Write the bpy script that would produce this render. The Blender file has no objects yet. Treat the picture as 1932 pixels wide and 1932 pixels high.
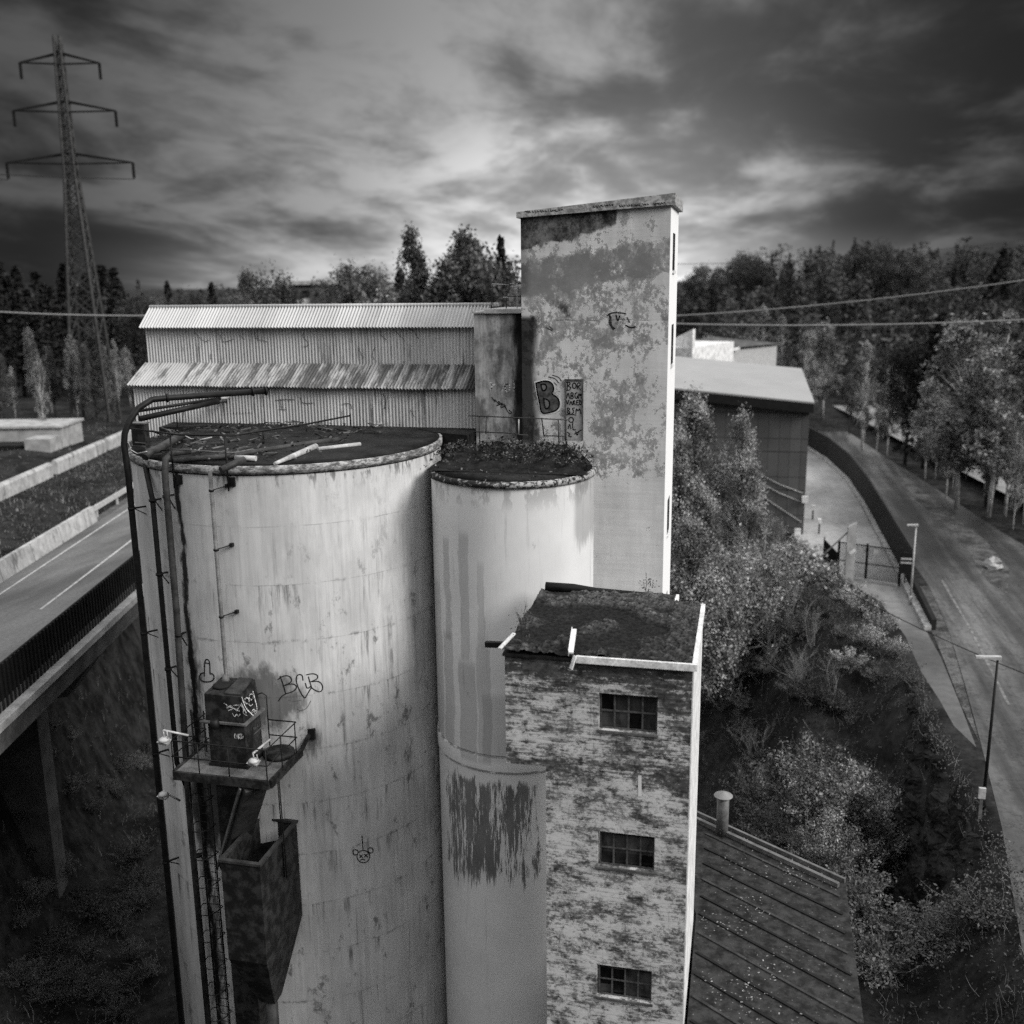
import bpy, math, random
from mathutils import Vector as V, noise as MN
R=math.radians; PI=math.pi; TAU=2*math.pi
scene=bpy.context.scene; COL=scene.collection
def ss(a,b,x):
    t=(x-a)/(b-a); t=0.0 if t<0 else 1.0 if t>1 else t
    return t*t*(3-2*t)
def lerp(a,b,t): return a+(b-a)*t
# ------------------------------------------------------------------ survey: turn a sighted direction into a point on a known plane
F_,C_=1903.2,966.0
TH,PS,RO=R(12.8),R(13.1),math.atan(0.0118)
EYE=V((0,0,32))
FH=V((-math.sin(PS),math.cos(PS),0)); R0=V((math.cos(PS),math.sin(PS),0))
FW=FH*math.cos(TH)+V((0,0,-math.sin(TH))); U0=R0.cross(FW)
RT=R0*math.cos(RO)-U0*math.sin(RO); UP=U0*math.cos(RO)+R0*math.sin(RO)
def ray(x,y): return FW*F_+RT*(x-C_)-UP*(y-C_)
def P(x,y,X=None,Y=None,Z=None,D=None):
    d=ray(x,y)
    if Y is not None: t=Y/d.y
    elif X is not None: t=X/d.x
    elif Z is not None: t=(Z-32)/d.z
    else: t=D/d.dot(FH)
    return EYE+d*t
def PC(x,y,cx,cy,r):
    d=ray(x,y); a=d.x**2+d.y**2; b=2*(-d.x*cx-d.y*cy); q=b*b-4*a*(cx*cx+cy*cy-r*r)
    t=-b/(2*a) if q<0 else (-b-math.sqrt(q))/(2*a)
    return EYE+d*t
def crop(ox,oy,s):
    return lambda x,y:((ox+x/s)*.99281,(oy+y/s)*.99281)
c5=crop(30,720,3.864); c6=crop(200,1140,3.864); c7=crop(680,680,3.864); c8=crop(840,1080,3.45)
cA=crop(230,720,6.44); cB=crop(500,720,5.367); cC=crop(960,340,3.864); cD=crop(900,520,5.0842)
cF=crop(1420,820,3.864); cG=crop(1280,1140,3.864); c2=crop(500,300,3.864); c1=crop(30,300,3.864)
# ------------------------------------------------------------------ mesh helpers
class MB:
    def __init__(s): s.v=[]; s.f=[]; s.sm=[]
    def quad(s,a,b,c,d,sm=False):
        n=len(s.v); s.v+=[tuple(a),tuple(b),tuple(c),tuple(d)]; s.f.append((n,n+1,n+2,n+3)); s.sm.append(sm)
    def hexa(s,p):
        n=len(s.v); s.v+=[tuple(q) for q in p]
        for f in ((0,3,2,1),(4,5,6,7),(0,1,5,4),(1,2,6,5),(2,3,7,6),(3,0,4,7)):
            s.f.append(tuple(n+i for i in f)); s.sm.append(False)
    def box(s,x0,x1,y0,y1,z0,z1):
        s.hexa([(x0,y0,z0),(x1,y0,z0),(x1,y1,z0),(x0,y1,z0),(x0,y0,z1),(x1,y0,z1),(x1,y1,z1),(x0,y1,z1)])
    def bar(s,a,b,w,h,up=V((0,0,1))):
        a=V(a); b=V(b); t=(b-a).normalized()
        sd=t.cross(up)
        if sd.length<1e-4: sd=t.cross(V((0,1,0)))
        sd.normalize(); u=sd.cross(t)
        sd*=w/2; u*=h/2
        s.hexa([a-sd-u,a+sd-u,b+sd-u,b-sd-u,a-sd+u,a+sd+u,b+sd+u,b-sd+u])
    def prism(s,poly,z0,z1):
        n=len(s.v); k=len(poly)
        z0f=z0 if callable(z0) else (lambda p:z0); z1f=z1 if callable(z1) else (lambda p:z1)
        s.v+=[(p[0],p[1],z0f(p)) for p in poly]+[(p[0],p[1],z1f(p)) for p in poly]
        s.f.append(tuple(n+i for i in reversed(range(k)))); s.f.append(tuple(n+k+i for i in range(k))); s.sm+=[False]*2
        for i in range(k):
            j=(i+1)%k; s.f.append((n+i,n+j,n+k+j,n+k+i)); s.sm.append(False)
    def tube(s,pts,r,seg=8,caps=True):
        pts=[V(p) for p in pts]; n=len(s.v); m=len(pts)
        rs=r if isinstance(r,(list,tuple)) else [r]*m
        ref=None
        for i,p in enumerate(pts):
            t=(pts[min(i+1,m-1)]-pts[max(i-1,0)])
            if t.length<1e-9: t=V((0,0,1))
            t.normalize()
            if ref is None:
                ref=t.orthogonal().normalized()
            else:
                ref=ref-t*ref.dot(t)
                ref=t.orthogonal().normalized() if ref.length<1e-5 else ref.normalized()
            b=t.cross(ref)
            for k in range(seg):
                a=TAU*k/seg; s.v.append(tuple(p+(ref*math.cos(a)+b*math.sin(a))*rs[i]))
        for i in range(m-1):
            for k in range(seg):
                k2=(k+1)%seg; o=n+i*seg
                s.f.append((o+k,o+k2,o+seg+k2,o+seg+k)); s.sm.append(seg>4)
        if caps:
            s.f.append(tuple(n+k for k in reversed(range(seg)))); s.f.append(tuple(n+(m-1)*seg+k for k in range(seg))); s.sm+=[False]*2
    def lathe(s,c,prof,seg=24,ymax=None,cap=True):
        n=len(s.v); m=len(prof)
        for r,z in prof:
            for k in range(seg):
                a=TAU*k/seg; y=c[1]+r*math.sin(a)
                if ymax is not None: y=min(y,ymax)
                s.v.append((c[0]+r*math.cos(a),y,c[2]+z))
        for i in range(m-1):
            for k in range(seg):
                k2=(k+1)%seg; o=n+i*seg; s.f.append((o+k,o+k2,o+seg+k2,o+seg+k)); s.sm.append(True)
        if cap:
            s.f.append(tuple(n+k for k in reversed(range(seg)))); s.f.append(tuple(n+(m-1)*seg+k for k in range(seg))); s.sm+=[False]*2
    def ribbon(s,pts,nf,w):
        pts=[V(p) for p in pts]
        for i in range(len(pts)-1):
            a,b=pts[i],pts[i+1]; n=nf((a+b)/2); t=(b-a)
            if t.length<1e-6: continue
            t.normalize(); sd=n.cross(t)*w/2; e=t*w*.3
            s.quad(a-sd-e,a+sd-e,b+sd+e,b-sd+e)
    def corr(s,a,b,down,pitch,amp,nrm,lens=None):
        a=V(a); b=V(b); down=V(down); nrm=V(nrm).normalized(); L=(b-a).length; N=int(L/pitch)*8; n=len(s.v)
        for i in range(N+1):
            o=a+(b-a)*(i/N)+nrm*amp*math.sin(TAU*i/8)
            j=lens(i/N) if lens else 1
            s.v+=[tuple(o),tuple(o+down*j)]
        for i in range(N):
            q=n+2*i; s.f.append((q,q+1,q+3,q+2)); s.sm.append(True)
    def build(s,name,m,parent=None,origin=None):
        o0=V(origin) if origin is not None else (parent_origin(parent) if parent else V((0,0,0)))
        me=bpy.data.meshes.new(name)
        me.from_pydata([(x-o0.x,y-o0.y,z-o0.z) for x,y,z in s.v],[],s.f)
        me.polygons.foreach_set('use_smooth',s.sm)
        me.materials.append(m); me.update()
        o=bpy.data.objects.new(name,me); COL.objects.link(o)
        if parent: o.parent=parent
        else: o.location=o0
        return o
def parent_origin(p):
    q=V((0,0,0))
    while p: q=q+p.location; p=p.parent
    return q
def tag(o,label,cat,group=None):
    o['label']=label; o['category']=cat
    if group: o['group']=group
    return o
def thing(name,loc,label,cat,group=None):
    o=bpy.data.objects.new(name,None); o.empty_display_size=.3; COL.objects.link(o); o.location=loc
    return tag(o,label,cat,group)
def struct(name,mb,m):
    o=mb.build(name,m); o['kind']='structure'; return o
def copy_thing(src,loc,rz,sc,label,group=None,cat=None):
    r=src.copy(); COL.objects.link(r); r.location=loc; r.rotation_euler=(0,0,rz); r.scale=sc
    for ch in list(src.children):
        c=ch.copy(); COL.objects.link(c); c.parent=r
    return tag(r,label,cat or src['category'],group)
# ------------------------------------------------------------------ material helpers (grey tones: the photograph is black and white)
class N:
    def __init__(s,name,rough=.85,spec=.25,metal=0):
        s.m=bpy.data.materials.new(name); s.m.use_nodes=True; s.t=s.m.node_tree; s.b=s.t.nodes['Principled BSDF']
        s.b.inputs['Roughness'].default_value=rough; s.b.inputs['Specular IOR Level'].default_value=spec; s.b.inputs['Metallic'].default_value=metal
        g=s.new('ShaderNodeNewGeometry'); s.geo=g; s.p=g.outputs['Position']
        x=s.new('ShaderNodeSeparateXYZ'); s.lk(s.p,x.inputs[0]); s.x,s.y,s.z=x.outputs
    def new(s,t): return s.t.nodes.new(t)
    def lk(s,a,b):
        if isinstance(a,(int,float)): b.default_value=a
        else: s.t.links.new(a,b)
    def op(s,o,a,b=0,c=0,clamp=False):
        n=s.new('ShaderNodeMath'); n.operation=o; n.use_clamp=clamp
        s.lk(a,n.inputs[0]); s.lk(b,n.inputs[1]); s.lk(c,n.inputs[2]); return n.outputs[0]
    def add(s,a,b): return s.op('ADD',a,b)
    def sub(s,a,b): return s.op('SUBTRACT',a,b)
    def mul(s,a,b): return s.op('MULTIPLY',a,b)
    def mx(s,a,b): return s.op('MAXIMUM',a,b)
    def mn(s,a,b): return s.op('MINIMUM',a,b)
    def noise(s,sc,det=4,rough=.55,off=(0,0,0),vec=None,dist=0):
        if isinstance(sc,(int,float)): sc=(sc,)*3
        mp=s.new('ShaderNodeMapping'); mp.inputs['Scale'].default_value=sc; mp.inputs['Location'].default_value=off
        s.lk(vec or s.p,mp.inputs[0])
        n=s.new('ShaderNodeTexNoise'); n.inputs['Scale'].default_value=1; n.inputs['Detail'].default_value=det; n.inputs['Roughness'].default_value=rough; n.inputs['Distortion'].default_value=dist
        s.lk(mp.outputs[0],n.inputs['Vector']); return n.outputs[0]
    def sm(s,v,a,b,lo=0,hi=1):
        n=s.new('ShaderNodeMapRange'); n.interpolation_type='SMOOTHSTEP'
        s.lk(v,n.inputs[0])
        if a<b: n.inputs[1].default_value=a; n.inputs[2].default_value=b; n.inputs[3].default_value=lo; n.inputs[4].default_value=hi
        else: n.inputs[1].default_value=b; n.inputs[2].default_value=a; n.inputs[3].default_value=hi; n.inputs[4].default_value=lo
        return n.outputs[0]
    def mix(s,a,b,f): # a + (b-a)*f
        return s.op('MULTIPLY_ADD',s.sub(b,a),f,a)
    def band(s,v,c,w,soft): # 1 where |v-c|<w
        return s.sm(s.op('ABSOLUTE',s.sub(v,c)),w+soft,w)
    def dist(s,pt,sc=(1,1,1)):
        n=s.new('ShaderNodeVectorMath'); n.operation='SUBTRACT'; s.lk(s.p,n.inputs[0]); n.inputs[1].default_value=pt
        k=s.new('ShaderNodeVectorMath'); k.operation='MULTIPLY'; s.lk(n.outputs[0],k.inputs[0]); k.inputs[1].default_value=sc
        l=s.new('ShaderNodeVectorMath'); l.operation='LENGTH'; s.lk(k.outputs[0],l.inputs[0]); return l.outputs['Value']
    def out(s,v,bump=None,bs=.3,bd=.02):
        s.lk(v,s.b.inputs['Base Color'])
        if isinstance(v,(int,float)): s.b.inputs['Base Color'].default_value=(v,v,v,1)
        if bump is not None:
            b=s.new('ShaderNodeBump'); b.inputs['Strength'].default_value=bs; b.inputs['Distance'].default_value=bd
            s.lk(bump,b.inputs['Height']); s.lk(b.outputs[0],s.b.inputs['Normal'])
        return s.m
def simple(name,base,var=.3,sc=3,rough=.85,spec=.25,fine=0,metal=0,bump=0):
    n=N(name,rough,spec,metal); a=n.noise(sc,5)
    v=n.mul(n.sm(a,.25,.75,1-var,1+var),base)
    if fine: v=n.mul(v,n.sm(n.noise(sc*9,3),.3,.7,1-fine,1+fine))
    return n.out(v,a if bump else None,bump,.03)
M={}
# painted concrete of the wide silo
n=N('painted_concrete_wide_silo',.8,.2)
g=n.mul(n.sm(n.noise(.5,4),.3,.7,.92,1.06),.57)
fine=n.noise((7,7,.22),5,.6); g=n.mul(g,n.sm(fine,.2,.75,1.06,.9))
wob=n.mul(n.sub(n.noise((1.2,1.2,.3),3),.5),.05)
t=n.op('DIVIDE',n.sub(n.add(n.z,wob),.62),1.86); fr=n.op('FRACT',t)
joint=n.mul(n.sm(n.op('ABSOLUTE',n.sub(fr,.5)),.487,.499),n.sm(n.noise((1.1,1.1,.5),5,.7),.42,.58))
age=n.sm(n.z,25.2,21.0,.3,1)
dr=n.mul(n.mul(n.sm(n.noise((3.2,3.2,.2),7,.75),.52,.66),n.sm(n.noise((.5,.5,.4),3),.4,.6)),n.mul(n.sm(fr,.25,1.0),age))
spots=n.mul(n.sm(n.noise((1.6,1.6,.9),8,.75,(3,1,5)),.565,.66),age)
jr=n.mul(n.sm(n.op('ABSOLUTE',n.sub(fr,.5)),.44,.5),n.sm(n.noise((3,3,2.5),7,.75,(2,8,1)),.5,.66))
g=n.mul(g,n.sub(1,n.mul(joint,.32))); g=n.mul(g,n.sub(1,n.mul(n.mul(jr,age),.5))); g=n.mul(g,n.sub(1,n.mul(dr,.85))); g=n.mul(g,n.sub(1,n.mul(spots,.62)))
run=n.mul(n.mul(n.sm(n.noise((3.8,3.8,.1),6,.72,(5,2,9)),.55,.68),n.sm(n.noise((.6,.6,.55),4,.6,(2,2,2)),.47,.6)),age); g=n.mul(g,n.sub(1,n.mul(run,.6)))
streak=n.mul(n.sm(n.noise((14,14,.35),4,.7,(1,5,5)),.5,.7),age); g=n.mul(g,n.sub(1,n.mul(streak,.2)))
g=n.mul(g,n.sm(n.noise((1.1,1.1,.35),6,.7,(9,1,4)),.35,.65,1.06,.86))
wn=n.noise((2.5,2.5,.9),6,.75); front=n.sm(n.y,31,30.5)
xs=n.add(n.x,n.mul(n.sub(n.noise((.01,.01,.5),2),.5),.3)); xs=n.add(xs,n.mul(n.sub(n.z,22),-.01))
leak=n.mul(n.sm(n.add(n.op('ABSOLUTE',n.add(xs,17.05)),n.mul(n.sub(wn,.5),-.55)),.17,.05),front)
leak2=n.mul(n.mul(n.sm(n.add(n.op('ABSOLUTE',n.add(xs,17.0)),n.mul(n.sub(wn,.5),-1.6)),.35,.02),front),n.sm(n.z,22.5,19.5))
halo=n.sm(n.add(n.dist((-14.75,27.35,19.15),(.8,.8,1)),n.mul(n.sub(n.noise((2.5,2.5,1.2),6,.7),.5),1.7)),1.35,.75)
halo2=n.sm(n.add(n.dist((-16.9,27.4,15.4),(1.1,1,.45)),n.mul(n.sub(n.noise((2.5,2.5,1),6,.7),.5),1.6)),1.25,.6)
halo3=n.sm(n.add(n.dist((-13.2,27.85,17.6),(1.3,1,.8)),n.mul(n.sub(n.noise((5,5,1),6,.7),.5),1.3)),.62,.1)
rimd=n.mul(n.sm(n.z,25.7,26.45),n.sm(n.noise((3,3,.9),6,.7),.53,.62))
for mk,a in ((leak,.95),(leak2,.8),(halo,.72),(halo2,.9),(halo3,.8),(rimd,.7)): g=n.mul(g,n.sub(1,n.mul(mk,a)))
M['siloA']=n.out(g,n.noise((9,9,2),4),.12,.02)
# painted concrete of the narrow silo
n=N('painted_concrete_narrow_silo',.8,.2)
g=n.mul(n.sm(n.noise(.6,4),.3,.7,.93,1.05),.66)
ed=n.noise((5,5,.5),5,.7); wz=n.mul(n.sub(n.noise((.3,.3,.45),5,.6),.5),.24); xx=n.add(n.add(n.x,wz),n.mul(n.sub(n.noise((6,6,1.4),6,.75),.5),.26))
fr_=n.sm(n.y,31.8,31.4)
def stripe(c,w,z0,z1): return n.mul(n.mul(n.sm(n.op('ABSOLUTE',n.sub(xx,c)),w+.04,w),n.sm(n.z,z1,z1-.35)),n.sm(n.z,z0,z0+.2))
for c,w,z0,z1,a in ((-9.18,.11,20.5,24.2,.3),(-9.22,.2,16.8,21,.28),(-8.5,.15,20,24.5,.26),(-8.45,.3,16.5,20.2,.3),(-7.9,.1,20.5,23.6,.2),(-7.85,.22,16.5,20.8,.25),(-9.75,.2,16.8,22.6,.25),(-7.4,.5,16.6,19.2,.22)):
    g=n.mul(g,n.sub(1,n.mul(n.mul(stripe(c,w,z0,z1),fr_),a)))
top=n.mul(n.sm(n.z,24.9,25.7),n.sm(n.noise((2.2,2.2,.8),7,.7),.5,.56)); g=n.mul(g,n.sub(1,n.mul(top,.35)))
edge=n.mul(n.mul(n.sm(n.x,-5.2,-5.05),n.sm(n.add(n.z,n.mul(n.sub(ed,.5),2)),23.6,24.1)),.4); g=n.mul(g,n.sub(1,edge))
low=n.mul(n.sm(n.add(n.z,n.mul(n.sub(n.noise((2.4,2.4,.3),5,.7),.5),1.6)),16.0,15.8),n.mul(n.sm(n.add(n.x,n.mul(n.sub(n.noise((2,2,.8),6,.75,(8,8,1)),.5),1.3)),-9.5,-9.42),n.sm(n.add(n.x,n.mul(n.sub(n.noise((2,2,.8),6,.75,(1,8,4)),.5),1.0)),-6.15,-6.25)))
lp=n.sm(n.noise((4.2,4.2,.4),8,.8,(1,2,3)),.545,.51); lowz=n.sm(n.add(n.z,n.mul(n.sub(n.noise((3.4,3.4,.22),5,.7,(4,4,0)),.5),5)),12.2,12.6); g=n.mix(g,n.mul(n.sm(n.noise((2,2,.6),6,.7),.3,.7,.75,1.25),.15),n.mul(n.mul(low,lp),lowz))
soot=n.sm(n.noise((4.5,4.5,.25),7,.75,(3,9,2)),.55,.7); g=n.mul(g,n.sub(1,n.mul(soot,.22)))
blob=n.sm(n.noise((1.6,1.6,1.1),8,.75,(7,2,1)),.66,.7); g=n.mul(g,n.sub(1,n.mul(blob,.3)))
for zz in (16.9,16.35): g=n.mul(g,n.sub(1,n.mul(n.mul(n.band(n.add(n.z,n.mul(n.sub(ed,.5),.1)),zz,.02,.03),n.sm(n.noise(2.3,5),.4,.52)),.6)))
M['siloB']=n.out(g,n.noise((9,9,2),4),.12,.02)
# flaking render of the lift tower
n=N('flaking_render_tower',.85,.2)
g=n.mul(n.sm(n.noise((.7,.7,.5),5),.3,.7,.9,1.08),.6)
g=n.mul(g,n.sm(n.noise((.5,.5,14),3,.6),.3,.7,.95,1.05))
a=n.noise((.95,.95,.8),10,.72,(4,0,1)); b=n.noise((2.3,2.3,2.0),10,.75,(1,7,2))
a2=n.noise((6.5,6.5,5),8,.82,(6,1,3))
zb=n.add(n.band(n.add(n.z,n.mul(n.x,-.13)),33.15,.38,.35),n.mul(n.band(n.z,30.9,.75,.9),.42))
zb=n.add(zb,n.mul(n.mul(n.band(n.z,27.0,1.2,.8),n.sm(n.x,-5.5,-5.0)),.42)); zb=n.add(zb,n.mul(n.sm(n.dist((-6.7,34.9,29.5),(1.1,1,1)),.8,.3),.55))
zb=n.sub(zb,n.mul(n.sm(n.z,25.6,24.6),.5)); zb=n.sub(zb,n.mul(n.sm(n.x,-3.3,-2.9),.25))
k=n.add(n.add(n.add(n.mul(a,.36),n.mul(b,.36)),n.mul(a2,.28)),n.mul(zb,.088)); pm=n.mul(n.sm(k,.528,.533),n.sm(n.y,35.3,35.0))
pd=n.sm(n.add(k,n.mul(n.noise((1.4,1.4,1.2),6,.7,(3,3,3)),.12)),.625,.635)
g=n.mul(g,n.sm(n.noise((1.6,1.6,.25),6,.7,(2,7,7)),.3,.7,1.05,.86)); g=n.mix(g,n.mul(n.sm(n.noise(1.1,6,.7),.3,.7,.82,1.18),n.mix(.31,.21,pd)),pm)
dk=n.add(n.z,n.mul(n.x,-.22)); dn=n.noise((1.3,1.3,1.0),8,.7,(2,2,8))
blk=n.mul(n.mul(n.sm(n.add(dk,n.mul(n.sub(dn,.5),1.0)),34.72,34.84),n.sm(n.add(n.x,n.mul(n.sub(dn,.5),.6)),-4.42,-4.5)),n.sm(n.y,36,35.2))
g=n.mul(g,n.sub(1,n.mul(blk,n.sm(n.noise((3,3,2.5),7,.8,(2,2,1)),.35,.65,.97,.68))))
lft=n.mul(n.sm(n.add(n.x,n.mul(n.sub(dn,.5),.8)),-7.3,-7.65),n.sm(n.z,31.2,32)); g=n.mul(g,n.sub(1,n.mul(lft,.5)))
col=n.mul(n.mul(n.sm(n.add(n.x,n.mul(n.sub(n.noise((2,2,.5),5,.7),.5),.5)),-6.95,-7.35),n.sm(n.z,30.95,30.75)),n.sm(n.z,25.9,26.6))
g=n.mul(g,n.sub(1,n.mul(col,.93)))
cr=n.mul(n.band(n.add(n.z,n.mul(n.sub(n.noise((.8,.8,.1),4),.5),.18)),30.72,.004,.022),n.sm(n.noise((1.5,1.5,.1),6,.7),.38,.6)); g=n.mul(g,n.sub(1,n.mul(cr,.7)))
dbl=n.mul(n.band(n.z,30.85,.3,.35),n.sm(n.noise((1.5,1.5,.9),7,.7,(9,3,3)),.56,.66)); g=n.mul(g,n.sub(1,n.mul(dbl,.75)))
sunside=n.sm(n.x,-2.64,-2.625); g=n.mix(g,.82,sunside)  # right face painted whiter to imitate sunlight falling on it
rs=n.mul(n.sm(n.noise((2.2,2.2,2.2),8,.75,(5,5,1)),.68,.71),n.sm(n.z,24,26)); g=n.mul(g,n.sub(1,n.mul(rs,.6)))
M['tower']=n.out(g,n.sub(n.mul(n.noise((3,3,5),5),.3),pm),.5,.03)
# stained render of the annex
n=N('stained_render_annex',.9,.15)
a=n.noise((.9,.9,.8),8,.7); g=n.mul(n.sm(a,.38,.58,.4,1.1),.52)
g=n.mul(g,n.sm(n.noise((2.5,2.5,.4),6,.7,(2,0,0)),.35,.62,1.1,.55))
col=n.sm(n.add(n.x,n.mul(n.sub(n.noise((2,2,.6),6,.7),.5),.9)),-8.35,-8.0); g=n.mul(g,n.sub(1,n.mul(col,.94)))
M['annex']=n.out(g,a,.3,.03)
# peeling paint of the head house
n=N('peeling_board_marked_wall',.88,.15)
co=n.noise((.9,.9,11),5,.65); a=n.noise((1.0,1.0,1.4),8,.7,(3,3,0)); b=n.noise((4,4,7),6,.75)
co=n.mix(n.noise((1.6,1.6,3.0),8,.75,(5,1,7)),co,n.sm(n.z,18.6,20.2)); c3=n.noise((9,9,12),5,.75)
k=n.add(n.add(n.add(n.mul(co,.34),n.mul(a,.34)),n.mul(b,.24)),n.mul(c3,.2)); k=n.sub(k,n.sm(n.z,21.6,22.6,0,.13)); k=n.sub(k,n.mul(n.band(n.z,19.6,.1,.35),.035))
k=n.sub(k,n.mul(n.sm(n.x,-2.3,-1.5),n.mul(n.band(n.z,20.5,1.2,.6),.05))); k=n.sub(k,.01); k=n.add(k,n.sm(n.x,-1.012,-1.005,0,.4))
k2=n.add(n.mul(n.noise((1.7,1.7,15),6,.7,(8,2,0)),.55),n.add(n.mul(a,.2),n.mul(c3,.25)))
m1=n.add(n.mul(n.sm(k,.46,.60),.55),n.mul(n.sm(n.add(k2,n.mul(n.sub(k,.53),1.1)),.485,.54),.45))
cz=n.op('FRACT',n.mul(n.add(n.z,n.mul(n.sub(a,.5),.03)),1/.125)); course=n.mul(n.sm(n.op('ABSOLUTE',n.sub(cz,.5)),.38,.5),n.sm(n.noise((1.3,1.3,2),5,.7,(2,6,2)),.42,.6))
g=n.mix(n.mul(n.sm(b,.3,.7,.4,1.7),.065),n.mul(n.sm(a,.3,.7,.82,1.12),.55),m1); g=n.mul(g,n.sub(1,n.mul(course,.5)))
g=n.mul(g,n.sub(1,n.mul(n.sm(n.noise((6,6,.9),6,.75,(1,4,4)),.57,.7),.55)))
sunside=n.sm(n.x,-1.012,-1.005); g=n.mix(g,.7,sunside)  # sunlit look of the right face put into the wall colour
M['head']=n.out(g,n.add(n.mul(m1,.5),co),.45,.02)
# corrugated sheet, clean and mossy
def corr_mat(name,base,dirt,lich,axis_scale):
    n=N(name,.7,.3)
    g=n.mul(n.sm(n.noise((.35,.35,.35),3),.3,.7,.93,1.06),base)
    sh=n.new('ShaderNodeTexWhiteNoise'); sh.noise_dimensions='1D'; n.lk(n.op('FLOOR',n.mul(n.x,1.15)),sh.inputs['W']); g=n.mul(g,n.sm(sh.outputs[0],0,1,.9,1.06))
    st=n.sm(n.noise((8,axis_scale,axis_scale),6,.75),.52,.66); g=n.mul(g,n.sub(1,n.mul(n.mul(st,n.sm(n.noise((.5,.3,.6),4),.42,.6)),dirt)))
    dots=n.sm(n.noise((9,3,2.2),4,.7,(4,4,4)),.66,.72); g=n.mul(g,n.sub(1,n.mul(dots,dirt*.9)))
    ph=n.op('SINE',n.mul(n.add(n.x,24.0),TAU/(14.42/109))); g=n.mul(g,n.sub(1,n.mul(n.sm(ph,.1,-1),.27)))  # valley dirt tone that also paints in the groove shade
    if lich:
        l=n.sm(n.add(n.noise((2.6,.35,.35),8,.75),n.mul(n.sm(n.x,-22.5,-17),.06)),.47,.62); g=n.mul(g,n.sub(1,n.mul(l,lich)))
        g=n.mul(g,n.sub(1,n.mul(n.sm(n.x,-10.5,-9.7),.6)))  # roof gets darker towards its right end
    return n.out(g,None)
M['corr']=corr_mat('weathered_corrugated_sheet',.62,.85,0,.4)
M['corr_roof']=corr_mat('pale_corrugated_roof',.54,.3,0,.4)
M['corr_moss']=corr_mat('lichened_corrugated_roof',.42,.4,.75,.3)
# roof felt, moss
M['felt']=simple('roof_felt',.013,.7,.9,.7,.12,.35)
n=N('moss_roof',.95,.1); a=n.noise(1.3,8,.75); b=n.noise(9,5,.7)
hm=n.sm(n.add(n.z,n.mul(n.sub(a,.5),.1)),22.76,22.95); g=n.mul(n.mix(.013,.115,n.mul(hm,n.sm(n.noise(2.2,6,.75,(1,1,1)),.3,.6,.3,1))),n.sm(b,.3,.7,.35,1.9)); M['moss']=n.out(g,b,.9,.06)
n=N('chipped_rim_paint',.85,.2); a=n.noise((3.2,3.2,9),8,.8); g=n.mix(.07,.42,n.mul(n.sm(a,.42,.6),n.sm(n.noise((1.1,1.1,1),5,.7,(6,0,0)),.38,.55,.35,1))); M['rim']=n.out(g,a,.4,.02)
n=N('dark_chipped_rim',.85,.2); a=n.noise((5,5,6),7,.75); g=n.mix(.02,.36,n.sm(n.add(a,n.sm(n.x,-9,-6,-.06,.06)),.5,.6)); M['rimB']=n.out(g,a,.4,.02)
M['black']=simple('black_pipe_paint',.009,.5,4,.55,.2,.2)
M['pipe']=simple('dull_grey_pipe',.035,.5,3,.6,.25,.25)
M['pipe2']=simple('worn_grey_pipe',.11,.4,3,.6,.4,.25)
n=N('rusty_machine_paint',.65,.2); a=n.noise(2.6,7,.7); g=n.mix(.008,.034,n.sm(a,.42,.62)); M['machine']=n.out(g,a,.2,.02)
M['white']=simple('white_flashing',.66,.3,2.2,.7,.25,.22)
M['palemetal']=simple('pale_grey_metal',.4,.25,5,.5,.5,.15)
n=N('grimy_glass_reflection_tones',.3,.35); wnn=n.new('ShaderNodeTexWhiteNoise'); wnn.noise_dimensions='2D'; cc=n.new('ShaderNodeCombineXYZ'); n.lk(n.op('FLOOR',n.mul(n.add(n.x,3.31),1/.3575)),cc.inputs[0]); n.lk(n.op('FLOOR',n.mul(n.sub(n.z,20.78),1/.505)),cc.inputs[1]); n.lk(cc.outputs[0],wnn.inputs['Vector'])
g=n.mul(n.sm(wnn.outputs[0],.2,1,.004,.05),n.sm(n.noise((4,4,1.5),5,.7),.3,.65,.3,1.5)); M['glassdark']=n.out(g)  # lighter panes imitate reflections in the colour, over uneven grime
M['muntin']=simple('rusty_window_bar',.07,.5,8,.8)
M['concrete']=simple('weathered_concrete',.34,.3,1.2,.9,.2,.15,0,.2)
M['conc_dark']=simple('dirty_concrete',.08,.4,1.0,.9,.2,.2)
n=N('barrier_concrete',.9,.15); a=n.noise((1.2,1.2,1.2),7,.7); lb=n.add(n.mul(n.x,-.264),n.mul(n.y,.9645)); jf=n.op('FRACT',n.mul(lb,.25))
g=n.mul(n.sm(a,.35,.65,.7,1.15),.4); g=n.mul(g,n.sub(1,n.mul(n.sm(n.op('ABSOLUTE',n.sub(jf,.5)),.49,.496),.7))); g=n.mul(g,n.sub(1,n.mul(n.sm(n.noise((1.5,1.5,.5),7,.75,(4,1,1)),.52,.66),.55))); M['barrier']=n.out(g,a,.3,.02)
n=N('worn_asphalt',.62,.4); g=n.mul(n.sm(n.noise((.25,.05,.2),6,.65),.35,.68,.6,1.7),.095); g=n.mul(g,n.sm(n.noise(6,3),.3,.7,.85,1.15)); M['asphalt']=n.out(g)
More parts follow.
